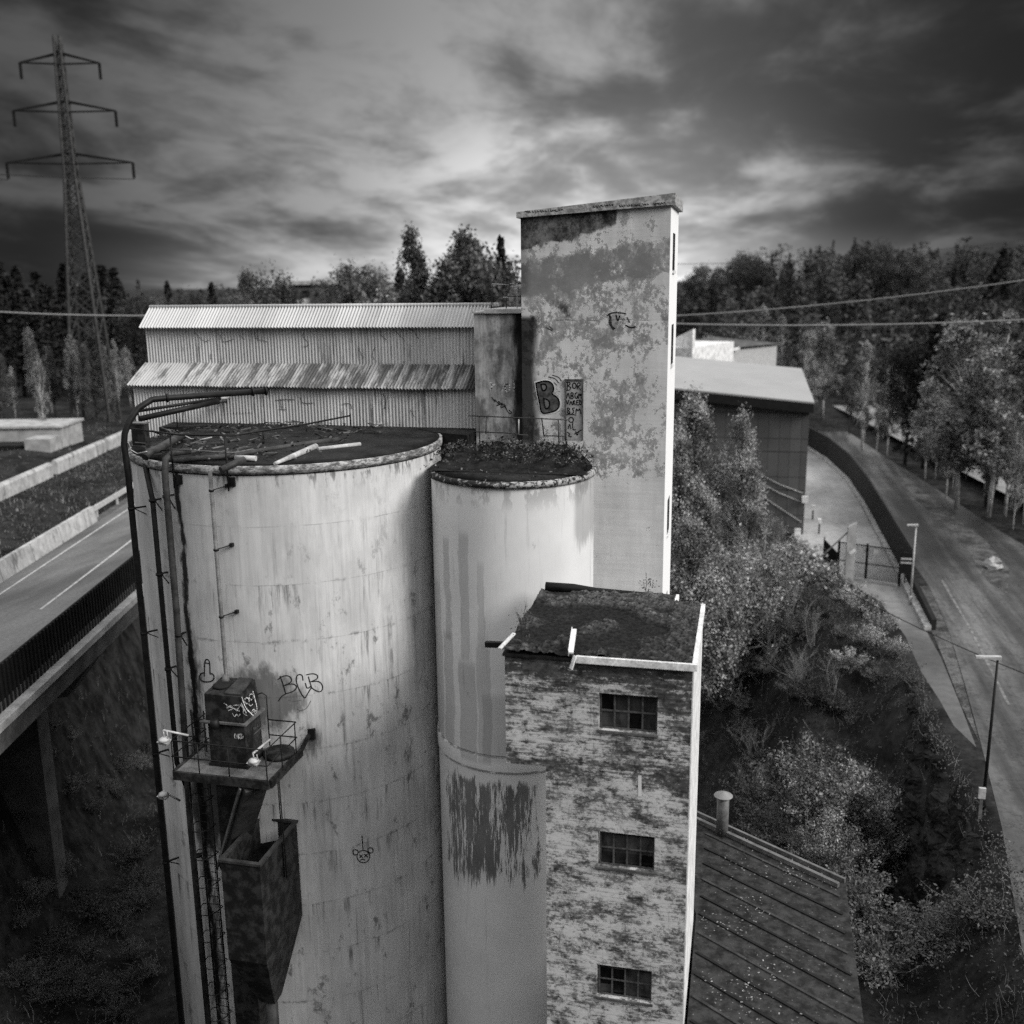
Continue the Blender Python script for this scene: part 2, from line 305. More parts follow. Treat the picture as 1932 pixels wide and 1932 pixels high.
n=N('pale_road_tarmac',.55,.45); a=n.noise((.5,.03,.1),6,.65,(3,9,0)); g=n.mul(n.mul(n.sm(a,.36,.64,.4,1.9),n.sm(n.noise((.1,.06,.1),6,.7),.35,.65,.45,1.5)),.052); g=n.mul(g,n.sub(1,n.mul(n.sm(n.op('ABSOLUTE',n.sub(n.noise((.35,.35,.35),6,.65,(5,5,0)),.5)),.012,.003),.5))); g=n.mul(g,n.sm(n.noise(3,4),.3,.7,.85,1.15)); M['road']=n.out(g)
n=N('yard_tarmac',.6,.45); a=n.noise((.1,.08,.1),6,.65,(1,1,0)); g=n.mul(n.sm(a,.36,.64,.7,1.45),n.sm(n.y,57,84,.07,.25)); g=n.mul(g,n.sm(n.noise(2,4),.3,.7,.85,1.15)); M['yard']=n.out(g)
n=N('rough_ground',.95,.1); a=n.noise(.35,8,.7); b=n.noise(1.6,8,.8); g=n.mul(n.sm(a,.35,.65,.006,.028),n.sm(b,.3,.7,.4,1.7))
sn=n.new('ShaderNodeSeparateXYZ'); n.lk(n.geo.outputs['Normal'],sn.inputs[0]); st=n.sm(sn.outputs[2],.72,.5); g=n.mix(g,n.mul(n.sm(n.noise((1.2,1.2,.6),7,.75),.35,.7,.3,1.8),.02),st); M['ground']=n.out(g,None)
n=N('verge_grass',.95,.1); a=n.noise(.8,7,.7); g=n.mul(n.sm(a,.35,.65,.03,.1),n.sm(n.noise(9,4,.7),.35,.7,.6,1.8)); M['verge']=n.out(g,a,.6,.05)
n=N('leaf_littered_roof',.9,.15); a=n.noise((2.5,2.5,1),6,.7); l=n.sm(n.noise(11,3,.6),.66,.72); g=n.mix(n.mul(n.sm(a,.35,.65,.4,1.5),.03),.28,n.mul(l,n.sm(a,.4,.6))); M['litter']=n.out(g,a,.3,.03)
M['mark']=simple('road_paint',.4,.3,2,.8)
n=N('dark_metal_cladding',.55,.35)
al=n.add(n.x,n.y); fx=n.op('FRACT',n.mul(al,1/.88)); fz=n.op('FRACT',n.mul(n.sub(n.z,20.73-1.62),1/3.24))
seam=n.mx(n.sm(n.op('ABSOLUTE',n.sub(fx,.5)),.47,.49),n.mx(n.sm(n.op('ABSOLUTE',n.sub(fz,.5)),.485,.497),n.sm(n.op('ABSOLUTE',n.sub(fz,.66)),.018,.008)))
pn=n.new('ShaderNodeTexWhiteNoise'); pn.noise_dimensions='1D'; n.lk(n.op('FLOOR',n.mul(al,1/.88)),pn.inputs['W'])
g=n.mul(n.sm(pn.outputs[0],0,1,.9,1.1),.085); g=n.mul(g,n.sm(n.noise(.4,4),.3,.7,.85,1.15)); g=n.mul(g,n.sub(1,n.mul(seam,.7))); M['clad']=n.out(g)
M['roofsheet']=simple('pale_roof_sheet',.3,.08,.3,.5,.4)
M['soffit']=simple('black_soffit',.01,.3,2)
M['darkwall']=simple('black_noise_wall',.008,.5,1)
M['dirt']=simple('black_roof_debris',.012,.8,3,.95,.1,.5)
M['paintblack']=simple('black_spray_paint',.012,.4,8,.6)
M['paintgrey']=simple('faded_spray_paint',.13,.4,8,.8)
M['paintwhite']=simple('white_spray_paint',.7,.2,8,.7)
M['paintdark']=simple('dark_grey_spray_paint',.07,.7,6,.8)
M['doorgrey']=simple('scrawled_door_paint',.3,.35,4,.8,.2,.3)
M['bark']=simple('bark',.045,.5,3,.9)
M['birchbark']=simple('birch_bark',.4,.5,3,.9)
M['twig']=simple('bare_twig',.2,.4,3,.9)
M['wiregrey']=simple('wire_grey',.22,.1)
M['rust']=simple('rust_grey_hut',.3,.3,1,.8)
def leaf(name,base,var=.6,clump=.5,sc=.6):
    n=N(name,.7,.2); r=n.geo.outputs['Random Per Island']
    v=n.mul(n.sm(r,0,1,1-var,1+var),base); v=n.mul(v,n.sm(n.noise(sc,3),.32,.68,1-clump,1+clump)); n.out(v)
    tr=n.new('ShaderNodeBsdfTranslucent'); n.lk(v,tr.inputs[0]); ms=n.new('ShaderNodeMixShader'); ms.inputs[0].default_value=.25
    o=n.t.nodes['Material Output']; n.lk(n.b.outputs[0],ms.inputs[1]); n.lk(tr.outputs[0],ms.inputs[2]); n.lk(ms.outputs[0],o.inputs[0]); return n.m
M['lf_pale']=leaf('pale_autumn_leaves',.25,.85,.78,.5); M['lf_mid']=leaf('mid_leaves',.1); M['lf_dark']=leaf('dark_needles',.022,.6,.5,.25); M['lf_wood']=leaf('woodland_leaves',.055,.7,.8,.11)
M['lf_birch']=leaf('birch_leaves',.19,.7,.6,.25); M['lf_bush']=leaf('glossy_bush_leaves',.17,.9,.55,.6); M['lf_heap']=leaf('dead_plants',.075,.97,.7,1.5)
M['water']=simple('pale_river_water',.32,.15,.05,.3,.5)
# ------------------------------------------------------------------ camera
cam_d=bpy.data.cameras.new('camera'); cam=bpy.data.objects.new('camera',cam_d); COL.objects.link(cam); scene.camera=cam
from mathutils import Matrix
cam.matrix_world=Matrix(((RT.x,UP.x,-FW.x,EYE.x),(RT.y,UP.y,-FW.y,EYE.y),(RT.z,UP.z,-FW.z,EYE.z),(0,0,0,1)))
cam_d.sensor_width=36; cam_d.lens=36*F_/1932; cam_d.clip_start=.5; cam_d.clip_end=9000
cam_d.dof.use_dof=True; cam_d.dof.focus_distance=33; cam_d.dof.aperture_fstop=cam_d.lens/1000/.125
# ------------------------------------------------------------------ light
SUN_AZ=(math.cos(R(-15)),math.sin(R(-15))); SUN_EL=R(33)
sd=V((SUN_AZ[0]*math.cos(SUN_EL),SUN_AZ[1]*math.cos(SUN_EL),math.sin(SUN_EL)))
sl=bpy.data.lights.new('sun','SUN'); so=bpy.data.objects.new('sun',sl); COL.objects.link(so); sl.energy=1.5; sl.angle=R(24); sl.color=(1,.985,.96)
so.rotation_euler=(-sd).to_track_quat('-Z','Y').to_euler(); so.location=(30,-20,60)
w=bpy.data.worlds.new('World'); scene.world=w; w.use_nodes=True; wt=w.node_tree
class WN(N):
    def __init__(s): s.t=wt
wn=WN(); bg=wt.nodes['Background']
sky=wn.new('ShaderNodeTexSky'); sky.sky_type='NISHITA'; sky.sun_disc=False; sky.sun_elevation=SUN_EL; sky.sun_rotation=math.atan2(SUN_AZ[0],SUN_AZ[1])
bw=wn.new('ShaderNodeRGBToBW'); wn.lk(sky.outputs[0],bw.inputs[0])
tc=wn.new('ShaderNodeTexCoord'); wn.p=tc.outputs['Generated']
sx=wn.new('ShaderNodeSeparateXYZ'); wn.lk(wn.p,sx.inputs[0]); dx,dy,dz=sx.outputs
# cloud sheet seen in perspective
dn=wn.add(wn.mx(dz,0),.22)
cv=wn.new('ShaderNodeCombineXYZ'); wn.lk(wn.op('DIVIDE',dx,dn),cv.inputs[0]); wn.lk(wn.op('DIVIDE',dy,dn),cv.inputs[1]); wn.lk(wn.mul(dz,2.0),cv.inputs[2])
big=wn.noise((.55,.55,1),7,.5,(1.3,4.1,0),cv.outputs[0],.5)
small=wn.noise((2.2,1.6,2.5),6,.55,(8.0,2.2,3),cv.outputs[0],.4)
cl=wn.add(wn.mul(big,.52),wn.mul(small,.48))
clb=wn.mul(wn.sm(cl,.38,.62),wn.sm(wn.noise((4.5,3.2,3),6,.6,(1,7,2),cv.outputs[0],.3),.3,.65,.62,1.12))
az=wn.op('ARCTAN2',dx,dy) # 0 = straight down the building's depth axis
lob=wn.sm(wn.op('ABSOLUTE',wn.add(az,.21)),.46,.08)  # the break in the cloud behind the tower
lob=wn.mul(lob,wn.sm(dz,.26,.07,.42,1))
lobn=wn.mul(wn.sm(wn.op('ABSOLUTE',wn.add(az,.15)),.26,.03),wn.sm(wn.op('ABSOLUTE',wn.sub(dz,.06)),.12,.02,.25,1))
low=wn.add(wn.mul(wn.sm(clb,0,1,.35,1.6),.034),wn.mul(wn.mul(lob,wn.sm(clb,0,1,.22,1)),.2))
low=wn.add(low,wn.mul(wn.mul(lobn,wn.sm(clb,0,1,.35,1)),.27))
low=wn.add(low,wn.mul(wn.mul(wn.sm(dz,.055,.01),wn.sm(small,.3,.6,.6,1)),wn.mul(lob,.22)))
high=wn.mul(wn.sm(dz,.24,.6),wn.sm(clb,0,1,.75,1.1))
SKY=wn.add(wn.mul(low,.84),wn.mul(high,.66))
base=wn.op('DIVIDE',bw.outputs[0],wn.mx(bw.outputs[0],.001)) # nishita kept as the physical source, its blue gradient flattened by the cloud deck
tot=wn.mul(wn.mix(wn.mul(bw.outputs[0],.12),10.0,.92),SKY)
wn.lk(tot,bg.inputs[0]); bg.inputs[1].default_value=.1
scene.view_settings.view_transform='Standard'; scene.view_settings.look='None'; scene.view_settings.exposure=1.14; scene.view_settings.gamma=1
scene.cycles.max_bounces=6; scene.cycles.use_denoising=False
# ------------------------------------------------------------------ terrain
dV=V((-.264,.9645,0)); nV=V((.9645,.264,0))
def LA(lat,al,z): return V((nV.x*lat+dV.x*al,nV.y*lat+dV.y*al,z))
T1=P(1600,830,Z=11); T2=P(1890,1008,Z=11)
tl=(T2-T1).normalized(); tn=V((-tl.y,tl.x,0))
if tn.x<0: tn=-tn
XE=[(-50,9.6),(20,9.6),(36,9.8),(44,9.3),(54,9.3),(60,8.3),(66,7.6),(76,6.0),(86,3.6),(92,-2),(97,-12),(110,-30)]
def xe(y):
    for (a,b),(c,d) in zip(XE,XE[1:]):
        if y<=c: return lerp(b,d,max(0,(y-a)/(c-a)))
    return -30
def nz(x,y,s,o=0): return MN.noise(V((x*s+o,y*s,o)))
def hill(x,y):
    s=(V((x,y,0))-T1).dot(tn)-4
    return max(12*ss(0,150,s)+8*ss(90,320,s),(13*ss(150,290,y)+6*ss(240,400,y))*ss(-35,5,x))
def hgt(x,y):
    lat=x*nV.x+y*nV.y
    e=xe(y)+.5*nz(x,y,.25,3) if y<60 else xe(y)
    pit=2+6*ss(-2,5,x)+6.5*ss(50,75,y)
    wdt=2.2 if 38<y<52 else (3.2 if y<56 else 7)
    if 37<y<51: wdt=1.3
    r=ss(e-wdt,e,x)
    pit-=5.0*math.exp(-((x-7.6)/2.0)**2-((y-43.5)/4.5)**2)
    z=lerp(pit+.6*nz(x,y,.3),11.0,r)
    l=ss(-19.5,-26,lat)
    far=ss(70,100,y)*ss(-2,-12,lat)
    z=lerp(z,16.9,max(l,far))
    z+=.45*ss(-28,-31.5,lat)
    if lat<-33: z+=1.0*nz(x,y,.06,7)*ss(-34,-40,lat)
    return z+hill(x,y)
def coords(lo,hi,n0,n1,st):
    a=[]; x=n0
    while x<=n1: a.append(x); x+=st
    s=st; x=a[-1]
    while x<hi: s*=1.18; x+=s; a.append(x)
    s=st; x=n0; b=[]
    while x>lo: s*=1.18; x-=s; b.append(x)
    return b[::-1]+a
gx=coords(-3500,3500,-46,30,.9); gy=coords(-600,5000,16,100,1.1)
g=MB()
for y in gy:
    for x in gx: g.v.append((x,y,hgt(x,y)))
W_=len(gx)
for j in range(len(gy)-1):
    for i in range(W_-1):
        g.f.append((j*W_+i,j*W_+i+1,(j+1)*W_+i+1,(j+1)*W_+i)); g.sm.append(True)
struct('ground',g,M['ground'])
def sheet(name,poly,z,m):
    mb=MB(); n0=len(poly); mb.v=[(p[0],p[1],z) for p in poly]; mb.f=[tuple(range(n0))]; mb.sm=[False]
    if (V(mb.v[1])-V(mb.v[0])).cross(V(mb.v[2])-V(mb.v[0])).z<0: mb.f=[tuple(reversed(range(n0)))]
    return struct(name,mb,m)
def strip(name,A,B,z,m):
    mb=MB()
    for i in range(len(A)-1):
        q=[A[i],B[i],B[i+1],A[i+1]]; mb.quad(*[(p[0],p[1],z) for p in q])
    return struct(name,mb,m)
G=lambda x,y,z=11:P(x,y,Z=z)
# noise wall foot line, then road, yard, verge
WL=[(1500,826),(1525,846),(1560,868),(1600,905),(1630,950),(1660,1005),(1690,1062),(1713,1106),(1735,1148),(1757,1190)]
wl=[G(*p) for p in WL]
w0=wl[0]+(wl[0]-wl[1]).normalized()*60; wl=[w0]+wl
rl=[p+V((1.2,.2,0)) for p in wl[:8]]+[G(1752,1105),G(1790,1190),G(1820,1290),G(1850,1400),G(1890,1560),G(1930,1800)]
rr=[w0+V((14,14,0))]+[G(*p) for p in [(1552,786),(1585,806),(1620,828),(1670,862),(1720,893),(1770,925),(1820,958),(1880,998),(1950,1040),(2060,1110),(2180,1200),(2350,1320),(2700,1500)]]
rl+=[V((12.5,8,11)),V((13,-60,11))]; rr+=[V((30,8,11)),V((36,-60,11))]
n_=min(len(rl),len(rr)); strip('road',rl[:n_-2]+rl[-2:],rr[:n_-2]+rr[-2:],11.012,M['road'])
yard=[wl[0]+V((-6,0,0))]+[p+V((-.3,0,0)) for p in wl[1:]]+[G(1775,1240),G(1812,1330),G(1842,1410),G(1800,1370),G(1772,1320),G(1738,1268),G(1708,1200),G(1660,1135),G(1600,1098),G(1545,1060),G(1500,1015),P(1480,960,Z=11)+V((-3,10,0))]
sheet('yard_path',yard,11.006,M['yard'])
vg=[wl[-3]+V((.3,0,0)),G(1752,1106),G(1790,1192),G(1818,1290),G(1848,1402),G(1815,1335),G(1778,1238),wl[-1]]
sheet('verge',vg,11.02,M['verge'])
isl=[G(1700,905),G(1740,925),G(1800,975),G(1860,1020),G(1905,1075),G(1900,1120),G(1868,1100),G(1825,1040),G(1775,985),G(1725,940)]
sheet('grass_island',isl,11.02,M['verge'])
lm=[G(1775,1095),G(1830,1190),G(1900,1330)]; lm2=[p+V((.15,0,0)) for p in lm]; strip('road_line',lm,lm2,11.02,simple('worn_road_paint',.14,.6,2))
# pale water glimpsed between the roadside trunks
sheet('river',[T1+tn*5-tl*40,T1+tn*5+tl*80,T1+tn*16+tl*80,T1+tn*16-tl*40],0,M['water']).location.z=11.9
# ------------------------------------------------------------------ viaduct on the left
va=thing('viaduct',LA(-20,45,0),'dark concrete road viaduct with fascia beam passing behind the wide silo','bridge')
mb=MB(); a0,a1=-10,140
def slab(mb,l0,l1,z0,z1,s0=a0,s1=a1): mb.hexa([LA(l0,s0,z0),LA(l1,s0,z0),LA(l1,s1,z0),LA(l0,s1,z0),LA(l0,s0,z1),LA(l1,s0,z1),LA(l1,s1,z1),LA(l0,s1,z1)])
slab(mb,-25.4,-17.75,16.35,16.985); mb.build('deck',M['conc_dark'],va)
mb=MB(); slab(mb,-17.75,-17.3,16.3,16.6); 
mb.build('ledge',M['concrete'],va)
mb=MB(); slab(mb,-17.75,-17.42,15.45,16.296); mb.build('edge_beam',M['conc_dark'],va)
mb=MB(); slab(mb,-19.4,-18.4,15.45,16.346); slab(mb,-24,-22.8,15.45,16.346); mb.build('girder',M['conc_dark'],va)
for al in (24,44.3,64.6):
    mb=MB(); mb.hexa([LA(-25,al,13.2),LA(-18.9,al,13.6),LA(-18.9,al+1.5,13.6),LA(-25,al+1.5,13.2),LA(-25,al,15.44),LA(-17.5,al,15.44),LA(-17.5,al+1.5,15.44),LA(-25,al+1.5,15.44)]); mb.build('pier_cap',M['conc_dark'],va)
    mb=MB(); slab(mb,-24.8,-20.5,0,13.25,al+.15,al+1.35); mb.build('pier',M['conc_dark'],va)
mb=MB(); slab(mb,-17.86,-17.78,16.6,18.35); al=a0
while al<110:
    slab(mb,-17.775,-17.72,16.62,18.33,al,al+.14); al+=.34
mb.build('parapet_screen',M['darkwall'],va)
A=[LA(-24.75,s,0) for s in range(-10,160,10)]; B=[LA(-17.9,s,0) for s in range(-10,160,10)]
strip('carriageway',A,B,16.998,M['asphalt'])
for nm,l,w,s0,s1 in (('edge_line',-23.95,.12,-5,150),('lane_line',-20.85,.13,47,61)):
    A=[LA(l-w/2,s0,0),LA(l-w/2,s1,0)]; B=[LA(l+w/2,s0,0),LA(l+w/2,s1,0)]; strip(nm,A,B,17.006,M['mark'])
# barrier units
def barrier(s0,s1,lab):
    mb=MB(); mb.hexa([LA(-25.35,s0,16.98),LA(-24.8,s0,16.98),LA(-24.8,s1,16.98),LA(-25.35,s1,16.98),LA(-25.25,s0,18.0),LA(-25.0,s0,18.0),LA(-25.0,s1,18.0),LA(-25.25,s1,18.0)])
    o=mb.build('concrete_barrier',M['barrier'],None,LA(-25,(s0+s1)/2,17)); return tag(o,lab,'barrier')
barrier(20,65.8,'long pale concrete crash barrier beside the carriageway, ending in a square end with two holes')
gr=thing('guard_rail',LA(-25,80,17),'pale steel guard rail on short posts continuing from the concrete barrier','guard rail')
mb=MB(); slab(mb,-25.2,-25.1,17.55,17.9,66.2,130); mb.build('rail',M['palemetal'],gr)
for i in range(14):
    mb=MB(); slab(mb,-25.35,-25.22,16.98,17.85,67+i*4,67.14+i*4); mb.build('post',M['palemetal'],gr)
fw_=thing('boundary_wall',LA(-32.3,80,17),'long pale wall in three rounded lengths beyond the grass bank','wall')
for s0,s1 in ((30,80.5),(81.5,92.5),(93.4,112)):
    mb=MB(); mb.hexa([LA(-34.0,s0,16.4),LA(-33.4,s0,16.4),LA(-33.4,s1,16.4),LA(-34.0,s1,16.4),LA(-33.95,s0,18.3),LA(-33.45,s0,18.3),LA(-33.45,s1,18.3),LA(-33.95,s1,18.3)]); mb.hexa([LA(-33.95,s0,18.302),LA(-33.45,s0,18.302),LA(-33.45,s1,18.302),LA(-33.95,s1,18.302),LA(-33.8,s0,18.5),LA(-33.6,s0,18.5),LA(-33.6,s1,18.5),LA(-33.8,s1,18.5)])
    mb.build('wall_length',M['barrier'],fw_)
ct=thing('site_cabin',LA(-39.5,94,16.9),'pale flat-roofed site cabins with a dark opening beyond the boundary wall','cabin')
for (l0,l1,s0,s1,z1,m,nm) in ((-45,-37.5,93,98,19.6,'rust','body'),(-39.6,-37.4,90,92.6,19.0,'rust','annexe'),(-46,-40,90.5,92.9,18.4,'darkwall','opening')):
    mb=MB(); slab(mb,l0,l1,16.5,z1,s0,s1); mb.build(nm,M[m],ct)
mb=MB(); slab(mb,-45.2,-37.3,19.604,19.8,92.8,98.2); mb.build('roof',M['concrete'],ct)
# ------------------------------------------------------------------ wide silo
AX,AY,AR=-15.6,32.6,5.3
sA=thing('storage_silo',(AX,AY,0),'wide stained concrete silo with black pipes and a machine platform on its flank','silo')
mb=MB(); mb.lathe((AX,AY,0),[(AR,z) for z in (0,4,8,12,16,20,24,26.4)],128,36.12,False); mb.build('wall',M['siloA'],sA)
mb=MB(); mb.lathe((AX,AY,0),[(AR-.02,26.44),(AR+.06,26.44),(AR+.075,26.55),(AR+.06,26.68),(AR-.04,26.7)],160,36.14,False); mb.build('rim',M['rim'],sA)
mb=MB(); seg=96
prof=[(AR-.03,26.7),(4.6,26.72),(3.2,26.78),(1.6,26.84),(.02,26.87)]
mb.lathe((AX,AY,0),prof,seg,36.12); mb.build('roof',M['felt'],sA)
cylA=lambda x,y,o=.006:PC(x,y,AX,AY,AR+o)
nA=lambda p:V((p.x-AX,p.y-AY,0)).normalized()
def strokesA(name,lines,c,w,m,par=sA,o=.006):
    mb=MB()
    for ln in lines: mb.ribbon([cylA(*c(*p),o) for p in smooth(ln)],nA,w)
    return mb.build(name,m,par)
def smooth(pts,it=2):
    pts=[tuple(p) for p in pts]
    if len(pts)<3: return pts
    for _ in range(it):
        q=[pts[0]]
        for a,b in zip(pts,pts[1:]): q+=[(a[0]*.75+b[0]*.25,a[1]*.75+b[1]*.25),(a[0]*.25+b[0]*.75,a[1]*.25+b[1]*.75)]
        q.append(pts[-1]); pts=q
    return pts
def circ(cx,cy,rx,ry=None,n=12): ry=ry or rx; return [(cx+rx*math.cos(TAU*i/n),cy+ry*math.sin(TAU*i/n)) for i in range(n+1)]
o=strokesA('graffiti',[[(1285,562),(1308,625),(1326,692)],[(1268,585),(1300,560),(1345,555),(1372,580),(1362,610),(1305,632)],[(1308,630),(1380,612),(1412,640),(1380,675),(1305,695),(1272,742)],
 [(1452,590),(1448,552),(1420,545),(1400,570),(1408,625),(1440,690),(1466,726),(1480,700),(1510,650)],[(1470,612),(1482,655),(1512,632)],
 [(1492,565),(1502,600),(1518,650)],[(1478,550),(1525,540),(1560,552),(1560,580),(1512,600)],[(1515,600),(1575,596),(1602,640),(1585,678),(1545,668),(1510,640)]],c6,.035,M['paintblack']); o['label']='BCB letters sprayed in thin black line'
strokesA('graffiti',[[(728,560),(728,470),(735,442),(752,436),(766,452),(769,545)],[(728,462),(768,468)],[(728,535),(702,540),(690,565),(700,592),(740,605),(788,596),(802,568),(790,542),(769,543)]],c6,.045,M['paintblack'])
strokesA('graffiti',[[(1885,1730),(1893,1832)],circ(1895,1885,48,46),circ(1838,1853,20),circ(1948,1840,20),[(1868,1872),(1888,1892)],[(1888,1872),(1868,1892)],[(1904,1868),(1924,1888)],[(1924,1868),(1904,1888)],[(1875,1912),(1890,1902),(1905,1910)]],c6,.035,M['paintblack'])
strokesA('graffiti',[[(1345,735),(1400,745),(1440,735)],[(1410,800),(1430,815),(1480,800),(1510,740)],[(1405,830),(1440,812)]],c6,.02,M['paintgrey'])
# bolted wall boxes under the railing posts
for p in ((1205,738),(1590,755)):
    q=cylA(*c5(*p)); mb=MB(); mb.box(q.x-.1,q.x+.1,q.y-.05,q.y+.12,q.z-.14,q.z+.14); mb.build('bracket_box',M['black'],sA)
q=cylA(*c6(1505,985)); mb=MB(); mb.box(q.x-.15,q.x+.15,q.y-.03,q.y+.15,q.z-.18,q.z+.18); mb.build('wall_opening',M['soffit'],sA)
# roof railing
zr=26.72
rl_=thing('roof_railing',(AX,AY,zr),'thin black pipe railing standing on the wide silo roof','railing')
front=[]
for p in (cA(60,600),cA(360,640),cA(700,683),cA(1040,690),cA(1390,690)): front.append(PC(*p,AX,AY,AR+.12))
back=[P(*cB(0,530),Y=31.6),P(*cB(440,462),Y=33.6),P(*cB(890,375),Y=35.6)]
mb=MB(); mb.tube(front+back,.032,6); mb.build('top_rail',M['black'],rl_)
mid=[PC(*cA(600,862),AX,AY,AR+.1),PC(*cA(1300,900),AX,AY,AR+.1),P(*cA(1390,905),Y=28.6),P(*cA(1780,830),Y=31),P(*cB(500,605),Y=34.2),P(*cB(900,535),Y=35.6)]
mb=MB(); mb.tube(mid,.028,6); mb.build('mid_rail',M['pipe2'],rl_)
for (t,b,yy) in (((600,690),(640,1200),None),((1268,700),(1310,1300),None)):
    a=PC(*cA(*t),AX,AY,AR+.11); mb=MB(); mb.tube([a,(a.x,a.y,25.95)],.028,6); mb.build('post',M['black'],rl_)
for p in back: 
    mb=MB(); mb.tube([p+V((0,0,.08 if p is back[2] else 0)),(p.x,p.y,zr)],.028,6); mb.build('post',M['black'],rl_)
# pipes down the flank
def bracket(mb,x,y,z,L=.5):
    nn=V((AX-x,AY-y,0)).normalized(); a=V((x,y,z)); mb.bar(a,a+nn*L,.05,.05); mb.bar(a+nn*.06+V((0,0,0)),a+nn*L+V((0,0,-.45)),.03,.03); mb.lathe((x,y,z-.04),[(.115,0),(.115,.08)],10)
p1=thing('filling_pipe',(-19,27.95,0),'tall black filling pipe on the outermost flank bending over the wide silo roof','pipe')
vx,vy=-19.0,27.95
def atpx(p,D): return P(*p,D=D)
arc=[(795,480),(800,400),(840,300),(900,215),(1000,152),(1110,140)]
pts=[V((vx,vy,3)),V((vx,vy,12)),V((vx,vy,20)),V((vx,vy,26.2))]
d0=V((vx,vy,0)).dot(FH)
for i,p in enumerate(arc): pts.append(P(*c5(*p),D=d0+.15*i*i*.3))
dl=d0+.15*25*.3
e=P(*c5(1845,88),D=dl+1.6); pts.append(e)
mb=MB(); mb.tube(pts,.1,12); mb.build('pipe',M['black'],p1)
mb=MB(); a=P(*c5(1110,140),D=dl); dr_=(e-a).normalized()
for f_ in (0,.85,.985): mb=MB(); mb.tube([a+(e-a)*f_-dr_*.03,a+(e-a)*f_+dr_*.03],.15,12); mb.build('flange',M['black'],p1)
for z in (25.1,20.9,16.6,12.5): mb=MB(); bracket(mb,vx,vy,z,.75); mb.build('wall_bracket',M['black'],p1)
p2=thing('filling_pipe',(-17.95,27.5,0),'slim black pipe second from the outer flank with a cranked foot','pipe')
top=PC(*c5(950,635),AX,AY,AR+.05); mb=MB(); mb.tube([top+V((0,.5,.1)),top,(-17.93,27.51,25.5),(-17.93,27.51,21),(-17.93,27.51,16.6),(-17.6,27.5,15.6)],.085,10); mb.build('pipe',M['black'],p2)
for z in (25.5,23.1,19.9): mb=MB(); bracket(mb,-17.93,27.51,z,.35); mb.build('wall_bracket',M['black'],p2)
p3=thing('filling_pipe',(-17.3,27.25,0),'dark pipe beside the black leak streak with an elbow at the roof edge','pipe')
mb=MB(); mb.tube([(-17.0,28.3,26.95),(-17.15,27.6,27.0),(-17.22,27.3,26.85),(-17.25,27.24,26.4),(-17.28,27.25,22),(-17.4,27.28,18),(-17.5,27.3,15),(-17.5,27.3,3)],.105,12); mb.build('pipe',M['pipe'],p3)
for z in (25.7,21.2,13.4): mb=MB(); bracket(mb,-17.28,27.25,z,.3); mb.build('wall_bracket',M['black'],p3)
p4=thing('vent_pipe',(-15.58,27,20),'thin grey pipe running down the wide silo into the machine top','pipe')
mb=MB(); mb.tube([(-15.58,27,26.6),(-15.58,27,20.4),(-15.55,26.95,20.1),(-15.5,26.85,19.95)],.062,10); mb.build('pipe',M['pipe2'],p4)
for z in (26.0,24.15,22.0): 
    mb=MB(); mb.bar((-15.58,27,z),(-15.2,27.32,z+.1),.025,.025); mb.lathe((-15.58,27,z-.03),[(.085,0),(.085,.06)],8); mb.box(-15.24,-15.14,27.2,27.33,z+.05,z+.16); mb.build('wall_bracket',M['black'],p4)
mb=MB(); mb.tube([(-15.52,26.87,20.15),(-15.5,26.8,19.9)],[.08,.16],10); mb.build('cone',M['pipe2'],p4)
# loose pipes over the roof
def lying(name,pts,r,m,lab,cat='pipe',seg=10):
    mb=MB(); mb.tube(pts,r,seg); return tag(mb.build(name,m,None,V(pts[0])),lab,cat)
def onroof(p,dz=.1): 
    return P(*p,Z=zr+dz)
a=P(*cA(225,490),D=37.0); b=P(*cA(1195,275),D=39.2)
lp=thing('conveyor_pipe',a,'thick black pipe sloping across the corrugated wall above the wide silo','pipe')
mb=MB(); mb.tube([a,b],.105,12); mb.build('pipe',M['black'],lp)
mb=MB(); mb.tube([a*.55+b*.45,(a*.55+b*.45)*V((1,1,0))+V((0,0,26.8)) if False else V(((a*.55+b*.45).x,(a*.55+b*.45).y,26.8))],.02,6); mb.build('stay',M['black'],lp); mb=MB(); mb.tube([b-V((0,0,.05)),b+V((0,.9,-.1))],.03,6); mb.build('stay',M['black'],lp)
a=P(*cA(200,395),D=37.0); b=P(*cA(1215,238),D=39.4)
lp=thing('conveyor_pipe',a,'thinner black pipe with a pale cap just above the thick sloping pipe','pipe')
mb=MB(); mb.tube([a,b],.06,10); mb.build('pipe',M['black'],lp)
mb=MB(); c_=b+(b-a).normalized()*.35; mb.tube([b,c_],.075,10); mb.tube([c_,c_+V((0,.5,-.05))],.03,6); mb.build('cap',M['palemetal'],lp)
mb=MB(); mb.tube([a,a+V((.05,.15,-.55))],.025,6); mb.build('stay',M['black'],lp)
lying('pipe_length',[onroof(cA(640,1000)),onroof(cA(1350,945)),onroof(cB(0,730)),onroof(cB(380,670)),onroof(cB(770,618),.16)],.085,M['pipe'],'long dark pipe lying across the wide silo roof')
lying('pipe_length',[onroof(cB(560,718),.08),onroof(cB(990,668),.08)],.075,M['palemetal'],'short pale pipe lying near the corrugated wall on the silo roof')
lying('birch_log',[onroof(cB(118,865),.05),onroof(cB(300,790),.09),onroof(cB(535,692),.1)],[.05,.085,.11],M['birchbark'],'pale bark-covered log lying on the wide silo roof','log')
lying('pipe_length',[onroof(cA(1400,965)),onroof(cA(1650,975))],.085,M['palemetal'],'stubby pale pipe end with open mouth at the front of the roof')
